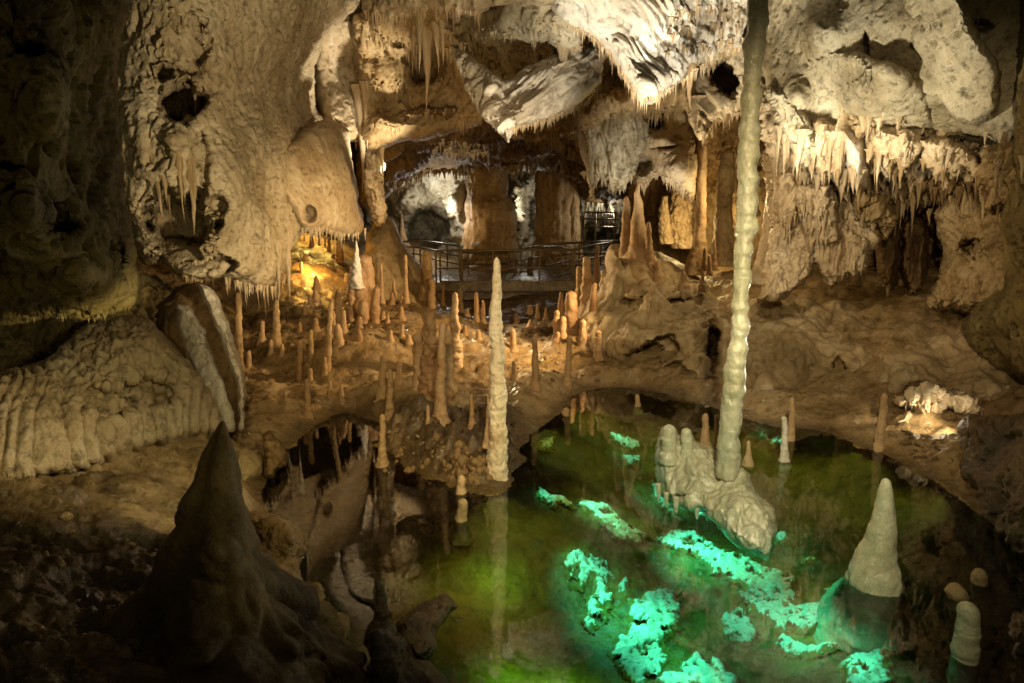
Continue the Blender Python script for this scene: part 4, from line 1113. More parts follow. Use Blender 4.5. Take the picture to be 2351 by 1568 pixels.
# ------------------------------------------------------------------ pale patches shaped as pools of light under water
CR = [('pale patch of light under the blunt stalagmite at the far edge, turquoise lit', [(1190, 1030), (1215, 1005), (1272, 968), (1286, 985), (1270, 1020), (1230, 1045), (1200, 1048)]),
      ('dim turquoise light patch at the right foot of the tallest stalagmite', [(1168, 1105), (1198, 1068), (1222, 1078), (1216, 1112), (1185, 1128)]),
      ('thin turquoise light streak left of the islet, westernmost', [(1222, 1122), (1265, 1132), (1322, 1145), (1326, 1157), (1270, 1164), (1240, 1148)]),
      ('bright turquoise light patch with scalloped edge left of the islet', [(1328, 1165), (1390, 1155), (1422, 1180), (1478, 1190), (1484, 1216), (1420, 1222), (1368, 1198), (1334, 1182)]),
      ('small turquoise bar in the far pond, upper one', [(1402, 1008), (1470, 1014), (1466, 1028), (1408, 1027)]),
      ('small turquoise bar in the far pond, lower one', [(1424, 1052), (1472, 1044), (1472, 1060), (1438, 1068)]),
      ('speckled turquoise patch left of the big one', [(1290, 1292), (1350, 1272), (1412, 1298), (1402, 1318), (1352, 1310), (1330, 1332), (1298, 1308)]),
      ('tall narrow turquoise patch beside the big one', [(1362, 1348), (1392, 1338), (1402, 1370), (1372, 1440), (1345, 1422), (1350, 1380)]),
      ('big grainy turquoise patch in the green water', [(1440, 1385), (1480, 1365), (1510, 1338), (1562, 1360), (1560, 1430), (1522, 1480), (1530, 1530), (1470, 1578), (1420, 1520), (1395, 1470), (1450, 1440)]),
      ('bright turquoise patch cut by the bottom edge', [(1560, 1530), (1620, 1498), (1682, 1540), (1710, 1620), (1480, 1630), (1490, 1572)]),
      ('long diagonal turquoise band running below the islet', [(1498, 1240), (1560, 1213), (1612, 1233), (1642, 1248), (1700, 1283), (1762, 1298), (1822, 1328), (1834, 1380), (1802, 1402), (1740, 1372), (1690, 1332), (1640, 1312), (1600, 1276), (1540, 1256)]),
      ('small turquoise patch at the right tip of the islet', [(1758, 1230), (1800, 1222), (1818, 1240), (1790, 1255)]),
      ('tiny turquoise speck alone right of the islet', [(1838, 1280), (1858, 1274), (1866, 1286), (1852, 1291)]),
      ('turquoise light patch under the broad cone stalagmite', [(1800, 1392), (1870, 1368), (1915, 1338), (1985, 1388), (2064, 1430), (2034, 1448), (1960, 1422), (1900, 1432), (1868, 1452)]),
      ('grainy turquoise patch before the broad cone', [(1758, 1460), (1800, 1438), (1860, 1482), (1950, 1470), (1964, 1500), (1900, 1514), (1828, 1502)]),
      ('dim turquoise streak between the diagonal band and the broad cone', [(1690, 1348), (1760, 1372), (1850, 1398), (1905, 1436), (1862, 1462), (1790, 1442), (1720, 1402)]),
      ('small turquoise scatter below the dim streak', [(1650, 1400), (1700, 1410), (1740, 1450), (1720, 1490), (1670, 1470), (1640, 1430)]),
      ('turquoise patch at the bottom between cone and stalagmite', [(1918, 1510), (2000, 1478), (2052, 1530), (2042, 1582), (1950, 1572)]),
      ('small turquoise dot above the tall narrow patch', [(1408, 1342), (1440, 1328), (1452, 1345), (1430, 1358)]),
      ('turquoise speckle along the left rim of the islet', [(1492, 1100), (1512, 1108), (1538, 1155), (1576, 1182), (1556, 1194), (1512, 1160), (1496, 1130)]),
      ('turquoise glow at the foot of the white pond stalagmite', [(1784, 1040), (1816, 1040), (1820, 1058), (1786, 1060)]),
      ('faint turquoise patch behind the waxy column', [(1725, 975), (1770, 980), (1800, 1010), (1780, 1030), (1740, 1000)])]
CZ = -.52
patch_c = []
for k, (lb, poly) in enumerate(CR):
    CZ = -.4
    for _ in range(4):
        cxy = np.mean([G(x, y, CZ)[:2] for x, y in poly], 0)
        CZ = min(-.12, float(floor_z(cxy[:1], cxy[1:])[0]) + .03)
    pw = chaikin([tuple(G(x, y, CZ)[:2]) for x, y in poly], 1)
    big = np.ptp(pw, 0).max()
    st = .018 if big > .5 else .013
    x0, y0 = pw.min(0) - .05
    x1, y1 = pw.max(0) + .05
    X, Y = np.meshgrid(np.arange(x0, x1, st), np.arange(y0, y1, st))
    pq = np.stack([X * 5, Y * 5, X * 0 + k], -1)
    sd, nx_, ny_ = poly_sd(pw, X + .07 * fbm(pq, 3, 31), Y + .07 * fbm(pq, 3, 32))
    hole = fbm(np.stack([X * 6, Y * 6, X * 0 + 9 * k], -1), 4, 55, .6)
    sd2 = np.minimum(sd, (hole + .55) * .2)
    w = worley2(X * 20 + .6 * noise(pq * 2, 3), Y * 20, k)
    w2 = worley2(X * 50, Y * 50, k + 5)
    bed = floor_z(X.ravel(), Y.ravel()).reshape(X.shape)
    sd2 = np.minimum(sd2, (-.10 - bed) * 1.0)
    Z = np.maximum(bed + .02, -.66) + .028 * (1 - np.clip(w, 0, 1) ** 2) + .014 * (1 - np.clip(w2, 0, 1) ** 2) + .02 * fbm(pq * .6, 2, 3) - .05 * sst(.05, -.03, sd2)
    idx = np.arange(X.size).reshape(X.shape)
    q = np.stack([idx[:-1, :-1], idx[:-1, 1:], idx[1:, 1:], idx[1:, :-1]], -1).reshape(-1, 4)
    keep = (sd2.ravel()[q] > -.03).all(1)
    q = q[keep]
    if not len(q):
        continue
    us = np.unique(q)
    rm = np.full(X.size, -1)
    rm[us] = np.arange(len(us))
    o = mesh_np('bed_light_patch', np.stack([X, Y, Z], -1).reshape(-1, 3)[us], rm[q], M['light_patch'])
    tag(o, lb, 'calcite crust', 'turquoise light patches under the pond water')
    cov = sst(-.02, .07, sd2) * .85 + .55 * fbm(np.stack([X * 22, Y * 22, X * 0 + k], -1), 4, 71, .7) + .10 - .45 * np.clip(w, 0, 1) ** 2.5
    at = o.data.attributes.new('cover', 'FLOAT', 'POINT')
    at.data.foreach_set('value', cov.ravel()[us].astype(np.float32))
    patch_c.append((pw.mean(0), np.ptp(pw, 0), float(np.median(Z.ravel()[us])), k))

# ------------------------------------------------------------------ stalactites
def tite_mesh(seed, n=15, seg=9):
    """unit stalactite hanging from z = 0 to z = -1, base radius 1 (scaled on use)"""
    r_ = np.random.RandomState(seed)
    V, Fc = [], []
    th = np.linspace(0, 2 * math.pi, seg, endpoint=False)
    bx = np.cumsum(r_.normal(0, .10, n))
    by = np.cumsum(r_.normal(0, .10, n))
    expo = r_.uniform(.6, 1.5)
    for k in range(n):
        u = k / (n - 1)
        rad = (1.25 - u) ** 0.5 * (1 - u) ** expo * .95 + .06 * (1 - u ** 6)
        rad = rad * (1 + r_.uniform(-.16, .16)) + .3 * math.exp(-u * 9)
        for t in th:
            q = rad * (1 + .16 * math.sin(2 * t + seed + 2 * u) + .06 * math.sin(5 * t + seed))
            V.append((bx[k] * u + q * math.cos(t), by[k] * u + q * math.sin(t), -u))
    V.append((bx[-1], by[-1], -1.02))
    me = bpy.data.meshes.new('stalactite')
    for k in range(n - 1):
        for j in range(seg):
            a, b = k * seg + j, k * seg + (j + 1) % seg
            Fc.append((a, a + seg, b + seg, b))
    for j in range(seg):
        Fc.append(((n - 1) * seg + j, n * seg, (n - 1) * seg + (j + 1) % seg))
    me.from_pydata(V, [], Fc)
    me.polygons.foreach_set('use_smooth', [True] * len(me.polygons))
    return me


TM = {}
for mk in ('tite', 'white', 'orange', 'brown', 'tan', 'grey', 'cream', 'dark'):
    TM[mk] = []
    for k in range(7):
        me = tite_mesh(k + 3)
        me.materials.append(M[mk])
        TM[mk].append(me)
spec = []      # (len px, px, py, d, width px, mat, label, group)


def fringe(line, d, n, l0, l1, w, mat, label, group, jit=3.0, dj=.15):
    ln = np.asarray(line, float)
    n = int(n * (2.2 if l1 < 60 else 1.25))
    t = np.r_[0, np.cumsum(np.hypot(*np.diff(ln, axis=0).T))]
    u = np.sort(RNG.uniform(0, t[-1], n))
    X, Y = np.interp(u, t, ln[:, 0]), np.interp(u, t, ln[:, 1])
    D = np.interp(u / t[-1], np.linspace(0, 1, len(d)), d) if isinstance(d, (list, tuple)) else np.full(n, d)
    env = .6 + .7 * np.abs(noise(np.stack([u / 40, u * 0 + t[-1], u * 0], -1), 5)) * 2
    for k in range(n):
        L = (l0 + (l1 - l0) * RNG.beta(1.2, 2.6)) * env[k]
        spec.append((L, X[k] + RNG.uniform(-jit, jit), Y[k] + RNG.uniform(-jit, jit) - 4, D[k] + RNG.uniform(-dj, dj), w * (.6 + .8 * RNG.rand()) * (.6 + .5 * L / l1), mat, label, group))


def one(x, y0, y1, d, w, mat, label):
    spec.append((900 + y1 - y0, x, y0, d, w, mat, label, None))


one(980, 66, 262, 13.6, 30, 'tite', 'longest single stalactite, tapering under the brown vault')
one(963, 30, 162, 13.2, 22, 'tite', 'second long stalactite left of the longest one')
one(1003, 60, 168, 13.8, 20, 'tite', 'stout stalactite at the right of the longest one')
one(1016, 50, 150, 13.8, 16, 'tite', 'thinner stalactite, outermost right of the longest one')
one(946, 60, 135, 13.8, 14, 'tite', 'short stalactite left of the second long one')
one(1293, 110, 250, 10.7, 24, 'cream', 'ochre stalactite hanging from the pale V shaped drape')
one(1322, 120, 215, 10.9, 20, 'cream', 'shorter ochre stalactite on the V shaped drape')
one(1372, 132, 186, 11.2, 34, 'cream', 'triangular ochre tip right of the V shaped drape')
one(1585, 150, 250, 10.8, 22, 'tite', 'yellowish stalactite hanging below the brilliant drape at right')
one(1600, 230, 308, 12.0, 36, 'cream', 'wide pale fang above the thin orange column')
one(828, 215, 445, 16.2, 30, 'tite', 'brilliant lit long stalactite at the edge of the smooth panel')
one(815, 240, 345, 16.0, 20, 'tite', 'lit stalactite left of the brilliant long one')
one(840, 200, 350, 16.6, 22, 'tite', 'stalactite right of the brilliant long one')
one(876, 345, 435, 13.6, 11, 'tite', 'thin lit stalactite before the back chamber')
one(362, 420, 525, 9.2, 17, 'tan', 'left fang in the dark hole of the pitted wall')
one(385, 440, 536, 9.8, 7, 'tan', 'needle stalactite deep in the dark hole')
one(408, 360, 514, 9.2, 22, 'tan', 'middle fang in the dark hole of the pitted wall')
one(434, 370, 538, 9.2, 24, 'tan', 'longest fang in the dark hole of the pitted wall')
one(420, 380, 470, 9.25, 16, 'tan', 'short fang between the two longest in the dark hole')
one(448, 390, 460, 9.3, 16, 'tan', 'stub fang at the right of the dark hole')
one(376, 400, 475, 9.25, 16, 'tan', 'stub fang at the left of the dark hole')
one(447, 218, 280, 10.2, 6, 'tan', 'needle in the upper niche of the pitted wall')
one(453, 222, 258, 10.2, 5, 'tan', 'shorter needle in the upper niche')
one(480, 560, 660, 9.1, 14, 'tan', 'long fang at the corner below the dark hole')
one(1356, 330, 470, 14, 18, 'grey', 'long grey point of the hanging curtain')
one(122, 690, 735, 4.7, 12, 'dark', 'dark stub hanging from the near left wall')
one(582, 560, 720, 10.9, 26, 'brown', 'dark thick stalactite behind the left overhang icicles')
one(600, 600, 735, 11, 20, 'brown', 'second dark stalactite behind the left overhang')
one(562, 600, 705, 11, 18, 'brown', 'third dark stalactite behind the left overhang')
one(655, 520, 700, 11.6, 26, 'creamwall' if 'creamwall' in TM else 'cream', 'long tapering drip at the right end of the left overhang')
one(634, 560, 690, 10.8, 20, 'cream', 'broad drip beside the long one at the left overhang')
fringe([(838, 30), (900, 45), (950, 30), (1000, 20), (1050, 24), (1100, 36)], [13.4, 11.4, 11.0], 74, 10, 62, 7, 'tite', 'small pale stalactite in the fringe along the top left ceiling edge', 'fringe of the top ceiling edge')
fringe([(850, 60), (870, 50)], 13.4, 4, 40, 70, 8, 'tite', 'slim stalactite at the left end of the top ceiling fringe', 'left end of the ceiling fringe')
fringe([(930, 120), (1000, 100), (1060, 140)], 16, 30, 14, 52, 9, 'tan', 'brownish stalactite in the shade of the brown vault', 'stalactites in the vault shade')
fringe([(890, 290), (960, 285), (1050, 285), (1110, 270)], [16.3, 15.8], 60, 10, 40, 7, 'tan', 'tan stalactite on the lower rim of the brown vault', 'lower rim of the vault')
fringe([(1175, 300), (1240, 282), (1292, 264), (1345, 236), (1380, 196)], [10.2, 10.8, 11.3], 70, 8, 34, 6, 'cream', 'small stalactite on the lower right rim of the V shaped drape', 'rim of the V drape')
fringe([(1050, 140), (1082, 220), (1110, 262), (1150, 306)], [10.9, 10.3], 26, 6, 26, 5, 'white', 'small spike along the left blade of the V shaped drape', 'left blade of the V drape')
fringe([(1310, 62), (1362, 88), (1400, 124), (1432, 172), (1464, 226), (1505, 226), (1560, 192), (1640, 134), (1700, 112)], [9.5, 9.2, 8.8, 9.2, 9.9], 110, 8, 40, 6, 'tite', 'small bright spike on the rim of the brilliant drape', 'rim of the brilliant drape')
fringe([(1600, 0), (1660, 20), (1690, 40)], 9.6, 22, 20, 70, 7, 'tite', 'yellowish spike in the tuft high on the brilliant drape', 'tuft on the brilliant drape')
fringe([(1200, 318), (1260, 312), (1340, 296), (1430, 262), (1500, 260), (1600, 244)], [13.2, 13.2], 90, 8, 34, 7, 'tan', 'small tan stalactite on the rear ceiling rim', 'rear ceiling rim')
fringe([(1010, 340), (1060, 345), (1110, 350)], 18, 50, 8, 30, 7, 'white', 'white needle in the lit tuft above the back chamber', 'lit tuft at the back', jit=16, dj=.6)
fringe([(900, 430), (980, 395), (1060, 395), (1200, 385), (1230, 400)], [22, 22], 46, 10, 50, 9, 'tan', 'stalactite on the rim of the far dark ceiling', 'far dark ceiling rim')
fringe([(1330, 400), (1372, 404), (1400, 424), (1424, 442), (1456, 400)], 14, 22, 8, 36, 8, 'grey', 'small point on the lower edge of the grey curtain', 'edge of the grey curtain')
fringe([(1440, 412), (1480, 430), (1500, 402), (1535, 412), (1600, 465)], 13.9, 24, 8, 40, 8, 'cream', 'small stalactite under the hollowed lobe', 'hollowed lobe edge')
fringe([(1340, 470), (1440, 480)], 24.5, 36, 10, 40, 8, 'grey', 'pale needle in the far right tuft', 'far right tuft')
fringe([(1612, 318), (1640, 282), (1700, 262), (1740, 250)], [12.2, 12], 34, 8, 32, 6, 'tite', 'lit spike on the arch rim beside the tall column', 'arch rim by the tall column')
fringe([(505, 640), (560, 655), (620, 664), (655, 640)], [9.9, 10.6, 11.6], 56, 14, 66, 6.5, 'cream', 'thin icicle stalactite under the left overhang', 'icicles of the left overhang')
fringe([(690, 528), (740, 528), (800, 543), (838, 532)], [12.8, 14.6], 30, 8, 40, 7, 'cream', 'short stalactite under the smooth panel', 'lower rim of the smooth panel')
fringe([(395, 632), (470, 648)], 9.3, 14, 8, 40, 6, 'tan', 'short stalactite under the ledge of the dark hole', 'ledge of the dark hole')
fringe([(770, 300), (830, 330), (900, 350), (990, 330), (1060, 330)], [10.9, 10.7, 10.2], 60, 26, 110, 16, 'cream', 'cream dripstone finger low on the right wall shoulder', 'fingers on the right wall shoulder') if False else None
RW = 'dripstone fingers of the right wall'
for dy, dd in ((-30, -.1), (10, 0), (45, .1), (85, .25)):
    fringe([(1790, 330 + dy), (1850, 350 + dy), (1900, 345 + dy), (1960, 330 + dy), (2010, 310 + dy)], [10.95 + dd, 10.5 + dd], 12, 22, 130, 20, 'cream', 'cream dripstone finger under the pale bulging wall, left half', RW + ', left half', dj=.3, jit=24)
    fringe([(2010, 305 + dy), (2080, 325 + dy), (2160, 345 + dy), (2250, 350 + dy), (2340, 350 + dy)], [10.2 + dd, 9.5 + dd], 15, 20, 105, 18, 'cream' if dy < 20 else 'tan', 'tan dripstone finger under the pale bulging wall, right half', RW + ', right half', dj=.3, jit=24)
for dy, dd in ((-20, 0), (15, .1), (45, .2)):
    fringe([(1800, 450 + dy), (1870, 430 + dy), (1960, 440 + dy), (2040, 430 + dy), (2140, 430 + dy)], [11.3 + dd, 11.1 + dd], 14, 22, 100, 16, 'tan', 'brown tipped dripstone finger in the lower row of the right wall', RW + ', lower row', dj=.25, jit=22)
fringe([(2130, 430), (2200, 430), (2300, 430), (2351, 420)], [10.2, 9.2], 40, 24, 90, 14, 'brown', 'dark dripstone finger near the far right edge', RW + ', far right', dj=.25, jit=16)
fringe([(1895, 630), (1940, 635), (1990, 615)], 11.2, 10, 8, 30, 7, 'tan', 'small stalactite under the low drape of the right wall', 'low drape rim')
fringe([(2020, 650), (2050, 665), (2095, 672), (2122, 655)], 12.4, 14, 8, 26, 8, 'tan', 'small stalactite under the brown hanging pillars', 'rim of brown hanging pillars')
fringe([(2070, 925), (2130, 935), (2165, 925), (2215, 935), (2270, 945)], 8.75, 26, 8, 36, 9, 'cream', 'small lit drip over the bright hollow', 'drips over the bright hollow')
fringe([(60, 734), (130, 722), (200, 735), (300, 705)], 4.8, 16, 6, 24, 6, 'dark', 'dark spike on the lower edge of the near left wall', 'lower edge of the near left wall')
fringe([(1000, 60), (1040, 80), (1075, 140), (1085, 170)], [13, 13], 26, 12, 50, 8, 'tite', 'slim stalactite between the vault and the dome', 'stalactites between vault and dome')
fringe([(1240, 140), (1290, 130), (1330, 112), (1380, 120)], [11.6, 11.6], 22, 10, 40, 7, 'cream', 'short stalactite on the top edge of the V shaped drape', 'top edge of the V drape')
fringe([(1330, 170), (1400, 175), (1470, 215)], [12.8, 12.8], 20, 10, 34, 7, 'tan', 'stalactite in the shade behind the brilliant drape', 'shade behind the brilliant drape')
fringe([(1760, 60), (1900, 40), (2050, 60), (2250, 40)], [10.4, 9], 14, 14, 40, 9, 'grey', 'small knob stalactite high on the pale right wall', 'knobs high on the right wall')
fringe([(1850, 150), (1960, 120), (2000, 180), (1900, 220)], [10.6, 9.9], 18, 12, 46, 10, 'grey', 'small grey drip in the middle of the pale right wall', 'drips on the pale right wall')
for yy_, cnt_ in ((70, 16), (110, 20), (150, 14)):
    fringe([(1050, yy_), (1150, yy_ + 15), (1300, yy_ - 10)], [11.8, 11], cnt_, 8, 36, 6, 'cream', 'short cream drip on the dome between the drapes', 'drips on the dome', jit=14)
for yy_, cnt_ in ((40, 20), (80, 24), (120, 20)):
    fringe([(1530, yy_), (1620, yy_ - 10), (1700, yy_ - 20)], [9.3, 9.9], cnt_, 8, 44, 6, 'tite', 'fine yellowish drip on the right flank of the brilliant drape', 'drips on the brilliant drape flank', jit=12)
for yy_, cnt_ in ((500, 24), (540, 22), (590, 16)):
    fringe([(1775, yy_), (1880, yy_ - 20), (2000, yy_ - 10)], [11.6, 11.3], cnt_, 14, 80, 11, 'cream', 'cream dripstone finger low on the folded right wall', 'low fingers of the folded right wall', jit=16)
for yy_, cnt_ in ((90, 22), (200, 18), (250, 24)):
    fringe([(845, yy_), (930, yy_ + 10), (1050, yy_)], [15.6, 16.2], cnt_, 8, 40, 7, 'tan', 'tan drip on the brown vault', 'drips on the vault', jit=16)
spec.sort(key=lambda s: -s[0])
SV, SF, SMI = [], [], []
bpy.context.view_layer.update()
dg = bpy.context.evaluated_depsgraph_get()
for k, (L, x, y, d, w, mk, lb, gp) in enumerate(spec):
    if L > 900:
        L -= 900
    a_, dy_, dz_ = ray(x, y - 3)
    hit, loc, *_r = scene.ray_cast(dg, Vector((0, 0, CAMZ)), Vector((float(a_), float(dy_), float(dz_))).normalized())
    if hit and mk != 'brown' and abs(loc.y - d) < 2.2:
        d = loc.y + .02 + .35 * w * mpp(y, d)
        if gp and gp.startswith(('drips on', 'low fingers')):
            d = loc.y - .12 * w * mpp(y, d)
    y -= L * .08
    L *= 1.08
    me = TM[mk][k % 7]
    q = P(x, y, d)
    h = L * mpp(y, d)
    r = w * .5 * mpp(y, d)
    if k < 290:
        o = bpy.data.objects.new('stalactite', me)
        COL.objects.link(o)
        o.location = q
        o.scale = (r, r, h)
        o.rotation_euler = (0, 0, RNG.uniform(0, 6.28))
        tag(o, lb, 'stalactite', gp)
    else:
        n0 = sum(len(v) for v in SV)
        co = np.zeros(len(me.vertices) * 3, np.float32)
        me.vertices.foreach_get('co', co)
        co = co.reshape(-1, 3) * np.array([r, r, h]) + q
        SV.append(co)
        SF.append((n0, [tuple(p.vertices) for p in me.polygons], mk))
kinds = sorted({f[2] for f in SF})
me = bpy.data.meshes.new('stalactite_fringe')
allf, mi_ = [], []
for n0, fs, mk in SF:
    for f in fs:
        allf.append(tuple(i + n0 for i in f))
        mi_.append(kinds.index(mk))
me.from_pydata(np.vstack(SV).tolist(), [], allf)
for mk in kinds:
    me.materials.append(M[mk])
me.polygons.foreach_set('material_index', mi_)
me.polygons.foreach_set('use_smooth', [True] * len(me.polygons))
o = bpy.data.objects.new('stalactite_fringe', me)
COL.objects.link(o)
tag(o, 'tiny stalactite needles fringing the ceiling edges', 'stalactites', kind='stuff')
# ------------------------------------------------------------------ footbridge
def tube(name, pts, r, mat, parent, seg=8):
    pts = np.asarray(pts, float)
    n = len(pts)
    tg = np.gradient(pts, axis=0) if n > 2 else np.repeat((pts[1:] - pts[:1]), n, 0)
    tg /= np.linalg.norm(tg, axis=1)[:, None]
    up = np.where(np.abs(tg[:, 2:3]) > .9, np.array([[1., 0, 0]]), np.array([[0, 0, 1.]]))
    a = np.cross(tg, up)
    a /= np.linalg.norm(a, axis=1)[:, None]
    b = np.cross(tg, a)
    th = np.linspace(0, 2 * math.pi, seg, endpoint=False)
    V = pts[:, None] + r * (a[:, None] * np.cos(th)[None, :, None] + b[:, None] * np.sin(th)[None, :, None])
    i = np.arange(n - 1)[:, None] * seg + np.arange(seg)[None]
    j = np.arange(n - 1)[:, None] * seg + (np.arange(seg)[None] + 1) % seg
    f = np.stack([i, j, j + seg, i + seg], -1).reshape(-1, 4)
    return mesh_np(name, V.reshape(-1, 3), f, mat, parent)


def box(name, lo, hi, mat, parent, bev=.02):
    import bmesh
    bm = bmesh.new()
    bmesh.ops.create_cube(bm, size=1)
    for v in bm.verts:
        v.co = Vector([(lo[k] + hi[k]) / 2 + v.co[k] * (hi[k] - lo[k]) for k in range(3)])
    bmesh.ops.bevel(bm, geom=bm.edges[:], offset=bev, segments=2, affect='EDGES')
    me = bpy.data.meshes.new(name)
    bm.to_mesh(me)
    bm.free()
    me.materials.append(mat)
    o = bpy.data.objects.new(name, me)
    COL.objects.link(o)
    o.parent = parent
    return o


D0 = 19.5
br = empty('footbridge')
tag(br, 'concrete walkway with dark metal railings crossing the back of the cave', 'footbridge')
xl, xr = P(985, 655, D0)[0], P(1322, 655, D0)[0]
zt, zb = P(1150, 648, D0)[2], P(1150, 669, D0)[2]
box('deck', (xl, D0, zb), (xr, D0 + 5.0, zt), M['deck'], br)
box('deck_beam', (xl + .15, D0 + .25, zb - .35), (xr - .15, D0 + .55, zb - .004), M['deck'], br)


def rail(pts, d, r=.028, name='rail'):
    tube(name, [P(x, y, dd) for (x, y), dd in zip(pts, d if isinstance(d, (list, tuple)) else [d] * len(pts))], r, M['rail'], br)


def post(x, y0, y1, d, r=.028):
    a, b = P(x, y0, d), P(x, y1, d)
    b[:2] = a[:2]
    tube('post', [a, b], r, M['rail'], br)


# near side
rail([(1003, 575), (1316, 574)], D0 + .1, .034, 'handrail')
rail([(1003, 616), (1316, 615)], D0 + .1)
rail([(1010, 646), (1316, 646)], D0 + .1)
for x in (1000, 1010, 1056, 1060, 1132, 1239, 1314, 1318):
    post(x, 574, 650, D0 + .1, .03)
# far side, bowed
fx = np.linspace(1060, 1420, 24)
fy = np.interp(fx, [1060, 1130, 1190, 1240, 1300, 1420], [580, 581, 573, 564, 558, 553])
fd = np.interp(fx, [1060, 1130, 1240, 1420], [22.0, 22.3, 22.6, 23.5])
rail(list(zip(fx, fy)), list(fd), .034, 'handrail')
rail(list(zip(fx, fy + 26)), list(fd))
rail(list(zip(fx, fy + 52)), list(fd))
for x in (1075, 1115, 1168, 1196, 1222, 1256, 1300, 1330, 1380):
    post(x, np.interp(x, fx, fy), np.interp(x, fx, fy) + 56, float(np.interp(x, fx, fd)))
# left branch
rail([(912, 556), (962, 553), (1000, 557), (1052, 564)], [23, 23, 22.6, 22.2], .034, 'handrail')
rail([(912, 566), (962, 568), (1000, 575), (1052, 588)], [23, 23, 22.6, 22.2])
rail([(930, 580), (962, 584), (1000, 596), (1052, 606)], [23, 23, 22.6, 22.2])
for x, a, b in ((949, 555, 612), (964, 553, 620), (1026, 560, 620), (1054, 564, 640)):
    post(x, a, b, 22.5)
# right branch
rail([(1246, 568), (1290, 565), (1312, 575)], [22, 21, 19.8], .034, 'handrail')
rail([(1250, 612), (1312, 596)], [22, 19.8])
rail([(1250, 640), (1312, 625)], [22, 19.8])
rail([(1250, 640), (1314, 650)], [22, 19.8])
for x, a in ((1262, 567), (1288, 566)):
    post(x, a, 645, 21)
rail([(1318, 574), (1360, 563), (1410, 556)], [19.6, 21, 22.5], .034, 'handrail')
rail([(1318, 600), (1360, 592), (1400, 586)], [19.6, 21, 22.5])
# far platform railing
rf = empty('railing', tuple(P(1380, 560, 24.0)))
tag(rf, 'raised dark railing on the far platform right of the orange column', 'railing')
bpy.context.view_layer.update()
br2, br = br, empty('tmp')
rail([(1342, 487), (1420, 489)], 23.8, .034, 'handrail')
rail([(1336, 502), (1420, 504)], 23.8)
rail([(1340, 520), (1420, 522)], 23.8)
for x in (1336, 1342, 1368, 1412):
    post(x, 487, 572, 23.8)
for o in list(br.children):
    o.parent = rf
    o.matrix_parent_inverse = rf.matrix_world.inverted()
bpy.data.objects.remove(br)

# ------------------------------------------------------------------ light
def aim(o, tgt):
    o.rotation_euler = (Vector(tgt) - o.location).to_track_quat('-Z', 'Y').to_euler()


def point(loc, w, col, r=.12):
    l = bpy.data.lights.new('unseen_lamp', 'POINT')
    l.energy = w
    l.color = col
    l.shadow_soft_size = r
    o = bpy.data.objects.new('unseen_lamp', l)
    COL.objects.link(o)
    o.location = tuple(loc)
    return o


def area(loc, w, col, sx, sy):
    l = bpy.data.lights.new('unseen_lamp', 'AREA')
    l.energy = w
    l.color = col
    l.shape = 'ELLIPSE'
    l.size, l.size_y = sx, sy
    l.spread = math.radians(95)
    o = bpy.data.objects.new('unseen_lamp', l)
    COL.objects.link(o)
    o.location = tuple(loc)
    return o


def spot(loc, tgt, w, col, ang=60, r=.12, blend=.6):
    l = bpy.data.lights.new('unseen_spot', 'SPOT')
    l.energy = w
    l.color = col
    l.spot_size = math.radians(ang)
    l.spot_blend = blend
    l.shadow_soft_size = r
    o = bpy.data.objects.new('unseen_spot', l)
    COL.objects.link(o)
    o.location = tuple(loc)
    aim(o, tuple(tgt))
    return o


WARM = (1, .68, .32)
NEUT = (1, .90, .70)
YEL = (1, .80, .47)
# brilliant drape and the ceiling round it
spot(P(1230, 500, 7.4), P(1430, 90, 9.2), 900, NEUT, 50)
spot(P(1640, 470, 8.0), P(1600, 80, 9.6), 330, NEUT, 62)
spot(P(1560, 520, 12.3), P(1640, 250, 12.2), 220, (1, .85, .55), 70)
# V drape
spot(P(1330, 500, 8.6), P(1190, 220, 10.5), 360, (1, .86, .62), 46)
spot(P(1050, 480, 12.6), P(1000, 120, 15.5), 150, (1, .74, .42), 75)
# hollowed lobe, grey curtain
spot(P(1500, 560, 12.2), P(1500, 330, 14), 220, (1, .9, .7), 70)
# left pitted wall, raking from the right
spot(P(1150, 640, 5.5), P(600, 250, 11), 1300, YEL, 70)
# ridge edge and long stalactites
spot(P(960, 520, 16.0), P(770, 160, 16.4), 1300, (1, .87, .64), 60)
spot(P(905, 400, 14.6), P(824, 330, 16.3), 420, NEUT, 30)
# right pale wall
spot(P(1780, 560, 8.6), P(1960, 160, 9.8), 520, (1, .9, .66), 85)
spot(P(1740, 420, 8.8), P(2030, 520, 11.5), 300, (1, .8, .5), 80)
spot(P(1830, 470, 9.6), P(1790, 230, 10.9), 150, (1, .9, .68), 60)
# slopes: from the right bank towards the left, from the bridge towards the right
spot(P(1560, 560, 12.0), P(900, 760, 13.0), 1800, WARM, 75)
spot(P(1000, 560, 17.0), P(1480, 740, 12.5), 1000, WARM, 70)
spot((-.4, .8, 4.6), (-1.2, 13, .6), 1250, WARM, 44)  # front fill, added unseen above the camera, like the next
spot((.8, .8, 4.4), (6.2, 11.5, 1.1), 1100, (1, .76, .42), 44)
# amber hollow
spot(P(735, 470, 20.5), P(725, 610, 20.2), 190, (1, .62, .13), 120)
point(P(720, 600, 17.0), 70, (1, .52, .10), .1)
